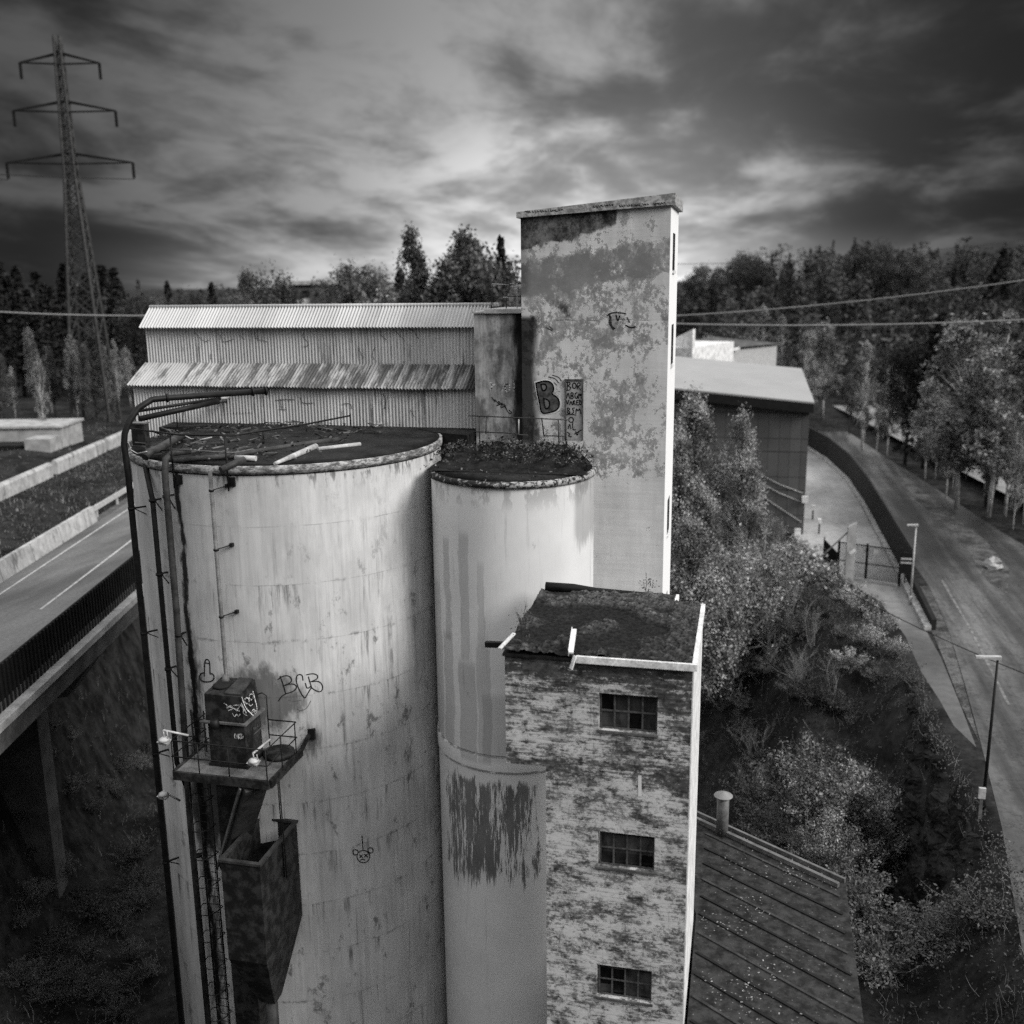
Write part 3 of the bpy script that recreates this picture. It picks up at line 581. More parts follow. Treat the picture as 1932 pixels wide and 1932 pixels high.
lying('pipe_length',[onroof(cA(1220,1115),.05),onroof(cA(1510,985),.25)],.1,M['pipe'],'dark pipe elbow propped at the front rim of the wide silo')
lying('suction_hose',[onroof(cA(290,960),.1),onroof(cA(340,900),.22),onroof(cA(470,850),.2),onroof(cA(620,760),.25),onroof(cA(760,690),.2)],.13,M['pipe'],'thick dark hose curling over the left part of the silo roof','hose')
lying('loose_cable',[onroof(cA(770,690),.25),onroof(cA(860,735),.1),onroof(cA(960,748),.08),onroof(cA(1110,715),.2)],.022,M['palemetal'],'pale cable looping on the silo roof below the wall','cable',6)
lying('loose_cable',[onroof(cA(90,780),.5),onroof(cA(120,870),.2),onroof(cA(200,915),.12),onroof(cA(300,890),.3),onroof(cA(420,880),.1)],.018,M['palemetal'],'pale cable hanging round the left rim of the silo roof','cable',6)
cp=[P(*cA(760,90),Y=36.0),P(*cA(765,420),Y=35.9),P(*cA(745,560),Y=35.8),P(*cA(705,640),Y=35.7)]
lying('loose_cable',cp,.016,M['black'],'thin black cable hanging down the corrugated wall','cable',6)
eb=thing('junction_box',onroof(cA(260,800),0),'dark upright box among cables at the left rim of the silo roof','box')
q=onroof(cA(262,815),0); mb=MB(); mb.box(q.x-.28,q.x+.22,q.y-.15,q.y+.15,zr,zr+.75); mb.build('body',M['machine'],eb)
mb=MB(); mb.box(q.x-.3,q.x+.24,q.y-.17,q.y+.17,zr+.754,zr+.8); mb.build('lid',M['pipe2'],eb)
# loose rubbish on the roof
rng=random.Random(5); mb=MB()
for i in range(1100):
    a=rng.uniform(0,TAU); r_=5.0*math.sqrt(rng.random()); x=AX+r_*math.cos(a); y=AY+r_*math.sin(a)
    if y>35.9 or (x>-13 and y<35) or rng.random()>.25+.75*ss(.0,.3,nz(x,y,.7,2)+.25*ss(-15,-19,x)): continue
    s=rng.uniform(.015,.075)**1.0; L=rng.choice([1,1.5,2,5,9]); a=rng.uniform(0,TAU)
    mb.bar((x,y,zr+.1+s*.3),(x+s*L*math.cos(a),y+s*L*math.sin(a),zr+.1+s*rng.uniform(.2,1.5)),s,s*.6)
o=mb.build('roof_rubbish',M['lf_heap']); o['kind']='stuff'; o['label']='scattered chips and scraps lying on the wide silo roof'; o['category']='rubbish'
# ------------------------------------------------------------------ machine platform
pz=17.5
pf=thing('service_platform',(-15.05,26.4,pz),'small steel service platform with black railing hung on the front of the wide silo','platform')
mb=MB()
mb.box(-16.6,-13.5,25.35,27.5,pz-.06,pz); mb.build('deck',M['pipe2'],pf)
mb=MB(); mb.box(-16.64,-13.46,25.25,25.34,pz-.24,pz+.03); mb.box(-13.49,-13.4,25.35,27.6,pz-.24,pz+.03); mb.box(-16.7,-16.61,25.35,27.5,pz-.24,pz+.03); mb.box(-16.6,-13.5,26.2,26.35,pz-.26,pz-.064); mb.build('edge_beam',M['machine'],pf)
rail=.022
def rpost(x,y,h=1.05,z0=pz): mb=MB(); mb.tube([(x,y,z0-.2),(x,y,z0+h)],.02,6); mb.build('post',M['black'],pf)
for x,y in ((-15.75,25.3),(-14.75,25.3),(-13.5,25.28),(-13.45,26.2),(-13.45,27.2),(-16.62,25.3),(-16.62,27.2)): rpost(x,y)
for zz in (.52,1.04):
    mb=MB(); mb.tube([(-16.62,27.3,pz+zz),(-16.65,25.3,pz+zz),(-13.47,25.28,pz+zz),(-13.45,27.3,pz+zz),(-14.4,27.3,pz+zz)] if zz<1 else [(-16.62,27.3,pz+zz),(-16.65,25.3,pz+zz),(-13.47,25.28,pz+zz),(-13.45,27.3,pz+zz),(-14.4,27.3,pz+zz)],rail,6); mb.build('top_rail' if zz>1 else 'mid_rail',M['black'],pf)
mb=MB(); mb.tube([(-14.35,27.2,pz),(-14.35,27.2,pz+1.9),(-14.5,27.2,pz+1.98),(-14.75,27.1,pz+1.9)],.02,6); mb.build('tall_post',M['black'],pf)
mb=MB(); mb.bar((-13.45,27.45,pz-.1),cylA(*c6(1500,985),0),.1,.1); mb.build('wall_arm',M['machine'],pf)
mb=MB(); mb.lathe((-13.95,27.0,pz+.02),[(.5,0),(.5,.12),(.3,.2)],16); mb.build('round_cover',M['machine'],pf)
# cross-bracing legs and chute below
mb=MB(); mb.hexa([(-14.7,25.6,9),(-14.1,25.6,9),(-14.1,26.2,9),(-14.7,26.2,9)]+[(-14.25,25.5,pz-.27),(-13.62,25.5,pz-.27),(-13.62,26.1,pz-.27),(-14.25,26.1,pz-.27)]) if False else None
mbL=MB(); mbL.bar((-14.1,25.6,pz-.28),(-16.15,27.3,13.2),.72,.4); mbL.build('inclined_leg',M['pipe'],pf)
mbL=MB(); mbL.bar((-14.42,25.28,pz-.3),(-16.47,26.98,13.15),.05,.1); mbL.build('leg_flange',M['pipe2'],pf)
mbL=MB(); mbL.box(-16.1,-15.2,26.75,27.35,6,pz-.27); mbL.build('downpipe_casing',M['machine'],pf)
mbL=MB(); mbL.tube([(-13.7,26.4,pz-.2),(-13.6,26.3,13.6)],.02,6); mbL.tube([(-13.8,26.5,pz-.2),(-13.72,26.4,13.6)],.02,6); mbL.build('tie_rod',M['black'],pf)
# machine
mc=thing('dust_filter',(-15.1,26.4,pz),'boxy dark metal filter machine with spray-painted scrawls on the service platform','machine')
x0,x1,y0,y1=-15.72,-14.5,25.95,27.0
mh=1.46
mb=MB(); mb.box(x0,x1,y0,y1,pz+.1,pz+mh); mb.build('lower_body',M['machine'],mc)
mb=MB(); mb.box(x0-.05,x1+.05,y0-.05,y1+.05,pz+.004,pz+.096); mb.build('base_frame',M['black'],mc)
mb=MB(); mb.box(x0-.12,x1+.12,y0-.12,y1+.1,pz+mh+.004,pz+mh+.07); mb.build('flange',M['pipe2'],mc)
zt=pz+2.38
mb=MB(); mb.hexa([(x0-.02,y0-.06,pz+mh+.074),(x1+.03,y0-.06,pz+mh+.074),(x1+.03,y1,pz+mh+.074),(x0-.02,y1,pz+mh+.074),(x0-.02,y0-.04,zt),(x1-.02,y0-.04,zt),(x1-.1,y1,zt+.12),(x0-.02,y1,zt+.12)]); mb.build('upper_body',M['machine'],mc)
mb=MB(); mb.hexa([(x0+.62,y0+.02,zt+.02),(x1-.06,y0+.02,zt+.02),(x1-.14,y1-.05,zt+.14),(x0+.62,y1-.05,zt+.14),(x0+.62,y0+.02,zt+.06),(x1-.06,y0+.02,zt+.06),(x1-.14,y1-.05,zt+.18),(x0+.62,y1-.05,zt+.18)]); mb.build('lid',M['pipe'],mc)
mb=MB(); mb.lathe((x0+.28,y0+.5,zt+.05),[(.27,0),(.27,.06),(.2,.08)],18); mb.build('hatch',M['soffit'],mc)
mb=MB(); mb.lathe((x0+.35,y0-.2,pz+mh-.1),[(.12,0),(.14,.1),(.12,.3)],12); mb.build('motor',M['black'],mc)
mb=MB(); mb.tube([(x0+.35,y0-.15,pz+mh+.05),(x0-.15,y0-.15,pz+mh+.05)],.045,8); mb.build('pipe_stub',M['pipe2'],mc)
def strokesP(name,lines,c,w,m,par,fix,n):
    mb=MB(); nf=lambda p:n
    for ln in lines: mb.ribbon([P(*c(*p),**fix) for p in smooth(ln)],nf,w)
    return mb.build(name,m,par)
nY=V((0,-1,0)); nX=V((1,0,0))
strokesP('graffiti',[[(1004,715),(1028,790),(1065,830),(1104,862),(1118,800),(1100,730),(1085,672)],circ(1040,740,17,22),circ(1072,712,15,22),[(1055,765),(1066,780),(1082,768)],[(1075,830),(1085,800),(1105,815)],[(1080,838),(1092,815),(1102,835)]],c6,.035,M['paintwhite'],mc,dict(X=x1+.04),nX)
strokesP('graffiti',[[(872,760),(900,775),(890,800),(925,770),(940,800),(905,812)],[(945,775),(985,770),(980,800),(950,810),(985,815)],[(915,785),(960,805)],[(990,770),(1020,800),(1010,830),(1040,850)],[(935,835),(950,862),(965,835),(975,860),(990,840)],[(1000,760),(1035,830)]],c6,.03,M['paintwhite'],mc,dict(Y=y0-.075),nY)
strokesP('graffiti',[[(950,985),(950,1018),(968,1010),(966,990),(950,985)],[(976,985),(978,1020)],[(992,985),(978,1000),(992,1020)],[(998,985),(998,1020),(1012,1012),(1012,992),(998,985)]],c6,.028,M['paintwhite'],mc,dict(Y=y0-.006),nY)
strokesP('graffiti',[[(1092,925),(1090,960),(1110,930),(1108,958)],[(1118,915),(1122,945),(1138,905),(1136,935)],[(1145,890),(1150,925),(1160,885)],[(1095,985),(1120,965),(1150,930)]],c6,.025,M['paintgrey'],mc,dict(X=x1+.008),nX)
# floodlights
def flood(name,a,b,lab,drop=.25):
    t=thing(name,a,lab,'floodlight'); mb=MB(); mb.tube([a,b],.035,8); mb.build('arm',M['palemetal'],t)
    mb=MB(); mb.tube([b,b+V((.02,0,-drop)),],.02,6); mb.tube([b+V((.12,0,-.02)),b+V((.14,0,-drop))],.015,6); mb.build('hanger',M['palemetal'],t)
    h=b+V((0,0,-drop-.12)); mb=MB(); mb.hexa([h+V(q) for q in []] if False else [h+V((.0,0,0))+V(q)*.7 for q in ((-.16,-.12,-.1),(.16,-.14,-.12),(.16,.12,-.14),(-.16,.12,-.1),(-.26,-.18,.03),(.24,-.2,.0),(.24,.2,.04),(-.24,.2,.08))]); mb.lathe((h.x,h.y,h.z+.03),[(.17,0),(.15,.07),(.06,.12)],10); mb.build('lamp_head',M['palemetal'],t)
    return t
flood('floodlight',P(*c6(610,995),Y=25.3),P(*c6(425,957),Y=24.9),'pale floodlight on an arm reaching out from the far-left corner of the platform railing')
flood('floodlight',P(*c6(1210,1025),Y=26.2),P(*c6(1085,1128),Y=25.2),'pale caged floodlight hanging in front of the machine base',.18)
flood('floodlight',P(*c6(550,1475),Y=27.0),P(*c6(425,1405),Y=26.6),'dim floodlight on a thin arm low on the outer silo flank below the platform',.05)
# caged ladder
ld=thing('caged_ladder',(-16.9,26.8,8),'black caged ladder climbing to the service platform','ladder')
lx,ly=-16.55,26.75
for sx in (-.22,.22):
    mb=MB(); mb.tube([(lx+sx,ly,4),(lx+sx,ly,18.9)],.028,6); mb.build('rail',M['black'],ld)
z=4.2
while z<18.9: mb=MB(); mb.tube([(lx-.22,ly,z),(lx+.22,ly,z)],.013,5); mb.build('rung',M['black'],ld); z+=.3
for i in range(14):
    z=5+i
    mb=MB(); mb.tube([(lx-.22,ly,z)]+[(lx-.36*math.cos(a),ly-.05-.6*math.sin(a),z) for a in [PI*k/8 for k in range(9)]]+[(lx+.22,ly,z)],.017,5); mb.build('hoop',M['black'],ld)
for k in (1,3,5,7): mb=MB(); mb.tube([(lx-.36*math.cos(PI*k/8),ly-.05-.6*math.sin(PI*k/8),5),(lx-.36*math.cos(PI*k/8),ly-.05-.6*math.sin(PI*k/8),18)],.013,5); mb.build('cage_strip',M['black'],ld)
# bin below
hb=thing('loading_hopper',(-12.9,25.5,6),'large dark open-topped loading hopper at the foot of the inclined leg','hopper')
hx0,hx1,hy0,hy1,hz=-15.05,-13.75,24.9,27.5,14.9
hb.location=(-14.4,26.2,9); T=.06
for q in ((hx0,hx1,hy0,hy0+T),(hx0,hx1,hy1-T,hy1),(hx0,hx0+T,hy0+T,hy1-T),(hx1-T,hx1,hy0+T,hy1-T)): mb=MB(); mb.box(*q,11.5,hz); mb.build('side_wall',M['machine'],hb)
mb=MB(); cx2,cy2=(hx0+hx1)/2,(hy0+hy1)/2; mb.hexa([(cx2-.25,cy2-.25,9.2),(cx2+.25,cy2-.25,9.2),(cx2+.25,cy2+.25,9.2),(cx2-.25,cy2+.25,9.2),(hx0,hy0,11.497),(hx1,hy0,11.497),(hx1,hy1,11.497),(hx0,hy1,11.497)]); mb.build('funnel',M['machine'],hb)
mb=MB(); mb.tube([(cx2,cy2,9.3),(cx2,cy2,3)],.2,12); mb.build('spout',M['pipe'],hb)
mb=MB(); mb.quad((hx0+T,hy0+T,hz-1.3),(hx1-T,hy0+T,hz-.9),(hx1-T,hy1-T,hz-.55),(hx0+T,hy1-T,hz-.8)); mb.build('contents',M['dirt'],hb)
mb=MB(); mb.quad((hx0+.7,hy0+.5,hz-1.0),(hx0+.9,hy0+.6,hz-.95),(hx0+.95,hy1-.7,hz-.62),(hx0+.8,hy1-.6,hz-.65)); mb.build('white_spill',M['palemetal'],hb)
for q in ((hx0-.06,hx1+.06,hy0-.06,hy0+.08),(hx0-.06,hx1+.06,hy1-.1,hy1+.02),(hx0-.06,hx0+.08,hy0+.081,hy1-.101),(hx1-.08,hx1+.06,hy0+.081,hy1-.101)): mb=MB(); mb.box(*q,hz+.003,hz+.08); mb.build('rim',M['pipe'],hb)
# ------------------------------------------------------------------ narrow silo
BX,BY,BR=-7.45,32.15,2.7
sB=thing('storage_silo',(BX,BY,0),'narrow pale concrete silo with grey patched stripes between the wide silo and the tower','silo')
mb=MB(); mb.lathe((BX,BY,0),[(BR,z) for z in (0,4,8,12,16,20,23,25.85)],96,34.88,False); mb.build('wall',M['siloB'],sB)
mb=MB(); mb.lathe((BX,BY,0),[(BR+.035,16.32),(BR+.04,16.36),(BR+.04,16.86),(BR+.03,16.9),(BR-.01,16.9)],96,34.88,False); mb.build('band',M['siloB'],sB)
mb=MB(); mb.lathe((BX,BY,0),[(BR-.02,25.85),(BR+.08,25.86),(BR+.09,25.95),(BR+.06,26.03),(BR-.05,26.05)],112,34.88,False); mb.build('rim',M['rimB'],sB)
mb=MB(); mb.lathe((BX,BY,0),[(BR-.04,26.03),(1.5,26.06),(.02,26.08)],64,34.87); mb.build('roof',M['felt'],sB)
# dead plants heaped on its roof
mb=MB(); nn_=56
def mound(x,y): return ss(31.2,33.4,y+.7*nz(x,y,1.2))*(.16+.32*(.5+.5*nz(x,y,1.7,4))+.12*nz(x,y,5,6))
for j in range(nn_+1):
    for i in range(nn_+1):
        x=BX-2.62+5.24*i/nn_; hy=math.sqrt(max(0,2.62**2-(x-BX)**2)); y=lerp(30.9,min(34.86,BY+hy),j/nn_); r_=math.hypot(x-BX,y-BY)
        mb.v.append((x,y,26.07+max(0,mound(x,y))*ss(2.75,2.3,r_ if y<34 else 2.3)))
for j in range(nn_):
    for i in range(nn_): q=j*(nn_+1)+i; mb.f.append((q,q+1,q+nn_+2,q+nn_+1)); mb.sm.append(False)
mb.build('soil_mound',M['dirt'],sB)
rng=random.Random(11); mb=MB()
for i in range(9000):
    a=rng.uniform(0,TAU); r_=2.65*math.sqrt(rng.random()); x=BX+r_*math.cos(a)*1.12-.25; y=BY+r_*math.sin(a)
    if y>34.8: y=34.8-rng.random()*.4
    k=ss(31.3,33.6,y+.5*nz(x,y,1.2)); 
    if rng.random()>k*.97+.03 or x<-10.6: continue
    h=mound(x,y)+rng.random()**2*.22*k-.03
    s=rng.uniform(.014,.055); d=V((rng.gauss(0,1),rng.gauss(0,1),rng.gauss(0,.8))).normalized()*s; e=V((rng.gauss(0,1),rng.gauss(0,1),rng.gauss(0,1))).normalized()*s*rng.choice([.2,.5,.8])
    c=V((x,y,26.08+max(h,.01))); mb.quad(c-d-e,c+d-e,c+d+e,c-d+e)
o=mb.build('dead_plant_heap',M['lf_heap']); o['kind']='stuff'; o['label']='heap of dead plants and rubbish on the back of the narrow silo roof'; o['category']='dead plants'
# ------------------------------------------------------------------ lift tower
TX0,TX1,TY0,TY1=-7.7,-2.62,34.9,38.6
tw=thing('lift_tower',(-5.15,36.7,0),'tall square tower of flaking pale render rising above the silos','tower')
zt_=lambda p:34.15+.28*(p[0]-TX0)/(TX1-TX0)
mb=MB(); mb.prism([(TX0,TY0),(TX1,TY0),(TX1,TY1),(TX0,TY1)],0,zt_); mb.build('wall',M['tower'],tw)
n=N('tower_coping',.85,.2); a=n.noise((6,6,9),6,.7); g=n.mul(n.sm(a,.4,.62,.4,1.05),.42); M['coping']=n.out(g,a,.3,.02)
mb=MB(); mb.prism([(TX0-.12,TY0-.14),(TX1+.14,TY0-.14),(TX1+.14,TY1+.14),(TX0-.12,TY1+.14)],lambda p:zt_(p)+.003,lambda p:zt_(p)+.2+.16*(p[0]-TX0)/5); mb.build('coping',M['coping'],tw)
rng=random.Random(3); ls=[]
for (xa,xb,yy0,yy1) in ((150,420,243,230),(650,790,205,192),(840,1050,200,188),(1090,1180,186,178)):
    x=xa
    while x<xb:
        y=lerp(yy0,yy1,(x-xa)/(xb-xa)); ls.append([(x,y+rng.uniform(-9,9)) if k else (x,y-8) for k in range(2)]+[(x+rng.uniform(6,14),y+rng.uniform(-9,9)),(x+rng.uniform(4,16),y+rng.uniform(-9,9))]); x+=rng.uniform(12,22)
strokesP('graffiti',ls,cC,.02,M['paintblack'],tw,dict(Y=TY0-.147),nY)
for z0,z1,y0,y1 in ((32.35,33.6,36.0,36.95),(29.1,30.5,36.3,37.2),(22.9,24.2,36.3,37.2),(19.2,20.5,36.3,37.2)):
    mb=MB(); mb.box(TX1-.1,TX1+.012,y0,y1,z0,z1); f_=mb.build('window',M['glassdark'],tw); mb=MB(); mb.box(TX1,TX1+.06,y0-.06,y1+.06,z0-.1,z0-.003); mb.build('sill',M['white'],f_)
# door with scrawls
d0_=P(*c7(1520,155),Y=TY0); d1_=P(*c7(1655,605),Y=TY0)
mb=MB(); mb.box(d0_.x+.05,d1_.x-.05,TY0-.012,TY0+.05,d1_.z,d0_.z-.05); dr=mb.build('door',M['doorgrey'],tw)
mb=MB()
mb.box(d0_.x,d0_.x+.05,TY0-.05,TY0+.05,d1_.z,d0_.z); mb.box(d1_.x-.05,d1_.x,TY0-.05,TY0+.05,d1_.z,d0_.z); mb.box(d0_.x+.05,d1_.x-.05,TY0-.05,TY0+.05,d0_.z-.05,d0_.z); mb.build('frame',M['paintdark'],dr)
fx_=dict(Y=TY0-.018)
L=[[(1540,185),(1538,235)],[(1528,180),(1555,178),(1560,195),(1540,206),(1565,215),(1560,235),(1530,240)],circ(1590,205,14,20),[(1612,228),(1612,185),(1632,185),(1632,205),(1614,208),(1636,236)],
 [(1530,300),(1545,250),(1556,300)],[(1565,300),(1565,255),(1580,255),(1582,275),(1566,278),(1584,285),(1580,300),(1565,300)],[(1610,255),(1595,262),(1594,295),(1612,298),(1612,278)],[(1620,300),(1622,255),(1632,285),(1640,255),(1643,300)],
 [(1530,310),(1540,345),(1550,310)],[(1556,345),(1565,312),(1575,345)],[(1582,345),(1582,312),(1596,316),(1584,328),(1598,345)],[(1620,312),(1605,312),(1605,345),(1622,345)],[(1605,328),(1618,328)],[(1628,310),(1628,348),(1642,340),(1640,318),(1628,310)],
 [(1540,368),(1540,412),(1562,405),(1545,388),(1560,375),(1540,366)],[(1592,368),(1572,372),(1590,395),(1572,412)],[(1602,412),(1604,368),(1618,395),(1630,368),(1638,412)],[(1525,420),(1560,412),(1600,420)],
 circ(1566,455,18),[(1545,520),(1555,480),(1565,520)],[(1578,475),(1578,530),(1600,528)],[(1590,560),(1640,530)],[(1540,545),(1560,560),(1545,575),(1570,580)],[(1600,540),(1610,575),(1622,540)]]
strokesP('graffiti',L,c7,.032,M['paintblack'],dr,fx_,nY)
# the big B
def poly_fill(name,outline,c,m,par,fix,n):
    mb=MB(); pts=[P(*c(*p),**fix) for p in outline]; mb.v=[tuple(p) for p in pts]; f=tuple(range(len(pts)))
    mb.f=[f]; mb.sm=[False]; return mb.build(name,m,par)
bo=smooth([(1308,185),(1380,165),(1430,185),(1442,235),(1420,265),(1470,290),(1485,340),(1465,385),(1400,405),(1345,410),(1335,330),(1318,260),(1308,185)],2)
cx_,cy_=1385,290
oa=poly_fill('graffiti',[(cx_+(x-cx_)*1.17,cy_+(y-cy_)*1.1) for x,y in bo],c7,M['paintwhite'],tw,dict(Y=TY0-.006),nY)
oa['label']='large dark letter B sprayed with a pale outline'
poly_fill('letter',bo,c7,M['paintdark'],oa,dict(Y=TY0-.010),nY)
poly_fill('letter_counter',smooth([(1345,195),(1375,192),(1390,215),(1375,240),(1355,243),(1345,195)]),c7,M['paintgrey'],oa,dict(Y=TY0-.014),nY)
poly_fill('letter_counter',smooth([(1365,300),(1395,305),(1412,335),(1400,370),(1375,375),(1365,300)]),c7,M['paintgrey'],oa,dict(Y=TY0-.014),nY)
strokesP('letter_outline',[bo,[(1345,195),(1375,192),(1390,215),(1375,240),(1355,243),(1345,195)],[(1365,300),(1395,305),(1412,335),(1400,370),(1375,375),(1365,300)]],c7,.045,M['paintblack'],oa,dict(Y=TY0-.018),nY)
strokesP('spalled_patch',[[(752,1002),(775,985),(825,979),(885,990)],[(768,998),(762,1060),(795,1108)],[(775,1010),(778,1080),(805,1100)],[(815,1000),(828,1052),(842,1005)],[(895,1018),(914,1052)],[(885,1075),(925,1096),(955,1085)],[(300,1090),(345,1115)],[(325,1085),(350,1105)]],cC,.045,M['paintdark'],tw,dict(Y=TY0-.004),nY)
strokesP('graffiti',[[(1400,140),(1450,150),(1475,185)],[(1430,128),(1475,140),(1495,170)],[(1440,180),(1460,200)]],c7,.03,M['paintdark'],tw,dict(Y=TY0-.006),nY)
# ------------------------------------------------------------------ annex
AN=thing('annex',(-8.6,36.5,0),'narrow stained wall block with a black damp streak beside the tower','building')
mb=MB(); mb.box(-9.55,TX0-.003,35.4,38.3,0,30.95); mb.build('wall',M['annex'],AN)
mb=MB(); mb.box(-9.15,TX0-.003,35.28,38.4,30.953,31.1); mb.box(-9.6,-9.153,35.33,38.35,30.953,31.02); mb.build('roof_slab',M['palemetal'],AN)
strokesP('graffiti',[[(1060,245),(1075,195),(1105,190),(1120,215),(1105,245),(1085,250),(1080,205)],[(1135,160),(1150,195),(1145,240)],[(960,190),(985,180),(985,230),(965,240)],[(985,205),(1005,195)]],c7,.05,M['paintwhite'],AN,dict(Y=35.393),nY)
strokesP('graffiti',[[(985,290),(1010,330),(1000,300),(1040,345),(1030,310),(1065,360),(1050,320),(1090,375)],[(1020,350),(1060,335),(1045,370),(1085,350)],[(1075,340),(1105,410),(1135,405),(1110,385)]],c7,.04,M['paintdark'],AN,dict(Y=35.393),nY)
# railing in front of door
dk_=thing('roof_railing',(-7.5,34.6,26),'rusty rail with bent uprights before the scrawled door on the narrow silo','railing')
ry=34.55
for nm,pp in (('top_rail',[(812,425),(1180,440),(1560,456)]),('mid_rail',[(812,540),(1150,555),(1180,565),(1250,568)]),('mid_rail',[(1365,572),(1520,576)])):
    mb=MB(); mb.tube([P(*c7(*p),Y=ry) for p in pp],.022,6); mb.build(nm,M['pipe'],dk_)
for m_,pp in (('pipe',[(892,425),(895,650)]),('palemetal',[(1182,450),(1180,560)]),('black',[(1350,440),(1366,572)]),('pipe',[(1472,455),(1478,655)]),('pipe',[(945,430),(940,560)]),('pipe',[(1530,455),(1528,650)])):
    mb=MB(); mb.tube([P(*c7(*p),Y=ry+.01) for p in pp],.024,6); mb.build('post',M[m_],dk_)
mb=MB(); mb.box(-9.6,-5.6,34.3,34.88,25.2,26.0); mb.build('gangway',M['conc_dark'],dk_)
# railing and antennas on annex roof
ar=thing('roof_railing',(-8.5,36,31.1),'spindly rails and aerials on the annex roof against the trees','railing')
for pp,yy in (([(100,95),(460,95)],36),([(175,98),(340,108)],35.8),([(100,222),(470,220)],36),([(420,90),(420,360)],35.8),([(185,95),(185,300)],36),([(350,95),(440,105)],35.8),([(380,122),(440,128)],35.8),([(395,145),(435,150)],35.8),([(285,228),(355,230)],35.7)):
    mb=MB(); mb.tube([P(*cD(*p),Y=yy) for p in pp],.017,5); mb.build('rail',M['palemetal' if yy<36 else 'pipe'],ar)
for x in (-9.05,-8.5,-7.8):
    mb=MB(); mb.tube([(x,36,31.1),(x,36,32.25)],.02,5); mb.build('post',M['pipe'],ar)
# ------------------------------------------------------------------ corrugated shed
sh=thing('corrugated_shed',(-16.8,38,16),'long two-tier shed of pale corrugated sheeting behind the silos','shed')
X0,X1=-24.0,-9.58
PT=(X1-X0)/109
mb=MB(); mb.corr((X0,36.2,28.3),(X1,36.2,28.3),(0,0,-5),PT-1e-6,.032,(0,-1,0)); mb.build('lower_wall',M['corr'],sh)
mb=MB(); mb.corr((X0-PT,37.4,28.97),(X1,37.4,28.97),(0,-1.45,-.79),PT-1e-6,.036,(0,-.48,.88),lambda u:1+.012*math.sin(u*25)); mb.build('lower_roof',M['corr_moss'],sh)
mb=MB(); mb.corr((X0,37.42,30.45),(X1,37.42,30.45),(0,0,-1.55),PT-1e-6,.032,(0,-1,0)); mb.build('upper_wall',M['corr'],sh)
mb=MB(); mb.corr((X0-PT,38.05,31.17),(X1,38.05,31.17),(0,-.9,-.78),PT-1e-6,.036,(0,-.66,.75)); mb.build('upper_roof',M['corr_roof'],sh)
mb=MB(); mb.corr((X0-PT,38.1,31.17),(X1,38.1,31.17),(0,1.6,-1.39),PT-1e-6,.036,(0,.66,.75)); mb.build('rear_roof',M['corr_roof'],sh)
mb=MB(); mb.tube([(X0-.12,38.08,31.2),(X1+.3,38.08,31.2)],.075,8); mb.build('ridge_cap',M['corr_roof'],sh)
mb=MB(); mb.box(X0+.04,X1-.03,37.55,39.2,16,29.9); mb.box(X0+.04,X1-.03,36.3,37.49,16,28.35); mb.build('core',M['conc_dark'],sh)
mb=MB(); mb.box(X1-.04,X1+.06,36.12,36.26,25.6,28.6); mb.build('corner_trim',M['white'],sh)
mb=MB(); mb.prism([(-22.3,36.13),(-22.0,34.6),(-20.2,35.3),(-18.5,36.0),(-12.2,36.0),(-10.9,34.9),(-9.6,34.4),(-9.6,36.13)],25.4,26.72); mb.build('gutter_apron',M['felt'],sh)
strokesP('graffiti',[[(90,1780),(150,1775),(230,1775)],[(125,1770),(135,1840)],[(270,1760),(285,1805),(370,1800)],[(115,1845),(170,1850)],[(580,1810),(640,1800),(650,1840)],[(880,1730),(905,1790),(890,1840)],[(1080,1850),(1110,1900)]],c2,.03,M['paintgrey'],sh,dict(Y=36.165),nY)
strokesP('graffiti',[[(300,1280),(285,1310),(320,1340),(335,1380),(300,1385)],[(870,1270),(860,1300),(905,1335)],[(1060,1250),(1110,1270),(1140,1330)],[(960,1260),(1040,1340)],[(700,1390),(730,1470)],[(820,1390),(800,1440),(815,1480)]],c2,.025,M['paintgrey'],sh,dict(Y=37.385),nY)
strokesP('graffiti',[[(1310,1280),(1380,1350),(1420,1340)],[(1500,1300),(1520,1360),(1600,1330)],[(1640,1300),(1680,1330)],[(1750,1280),(1760,1330),(1850,1350)],[(1430,1440),(1430,1480)]],c1,.025,M['paintgrey'],sh,dict(Y=37.385),nY)
strokesP('bolt_row',[[(1600+i*22,1868),(1600+i*22,1878)] for i in range(7)],c1,.03,M['paintblack'],sh,dict(Y=36.165),nY)
vp=thing('wall_vent',P(*cB(1120,530),Y=36.1),'short pale bent vent pipe sticking out of the corrugated wall','vent pipe')
a=P(*cB(1185,470),Y=36.1); b=P(*cB(1070,570),Y=35.7); mb=MB(); mb.tube([a+V((0,.12,0)),a,(a+b)/2,b],.07,10); mb.build('pipe',M['palemetal'],vp)
mb=MB(); mb.lathe((a.x,a.y,a.z-.02),[(.1,0),(.1,.05)],10); mb.build('collar',M['pipe'],vp)
# ------------------------------------------------------------------ head house
HX0,HX1,HY0,HY1,HZ=-5.8,-1.0,23.9,29.3,22.72
hh=thing('head_house',(-3.4,26.6,0),'small square head house with a mossy flat roof and peeling board-marked wall','building')
W=[( -3.34,-1.85,20.78,21.79),(-3.32,-1.84,16.88,17.9),(-3.32,-1.84,12.9,13.9)]
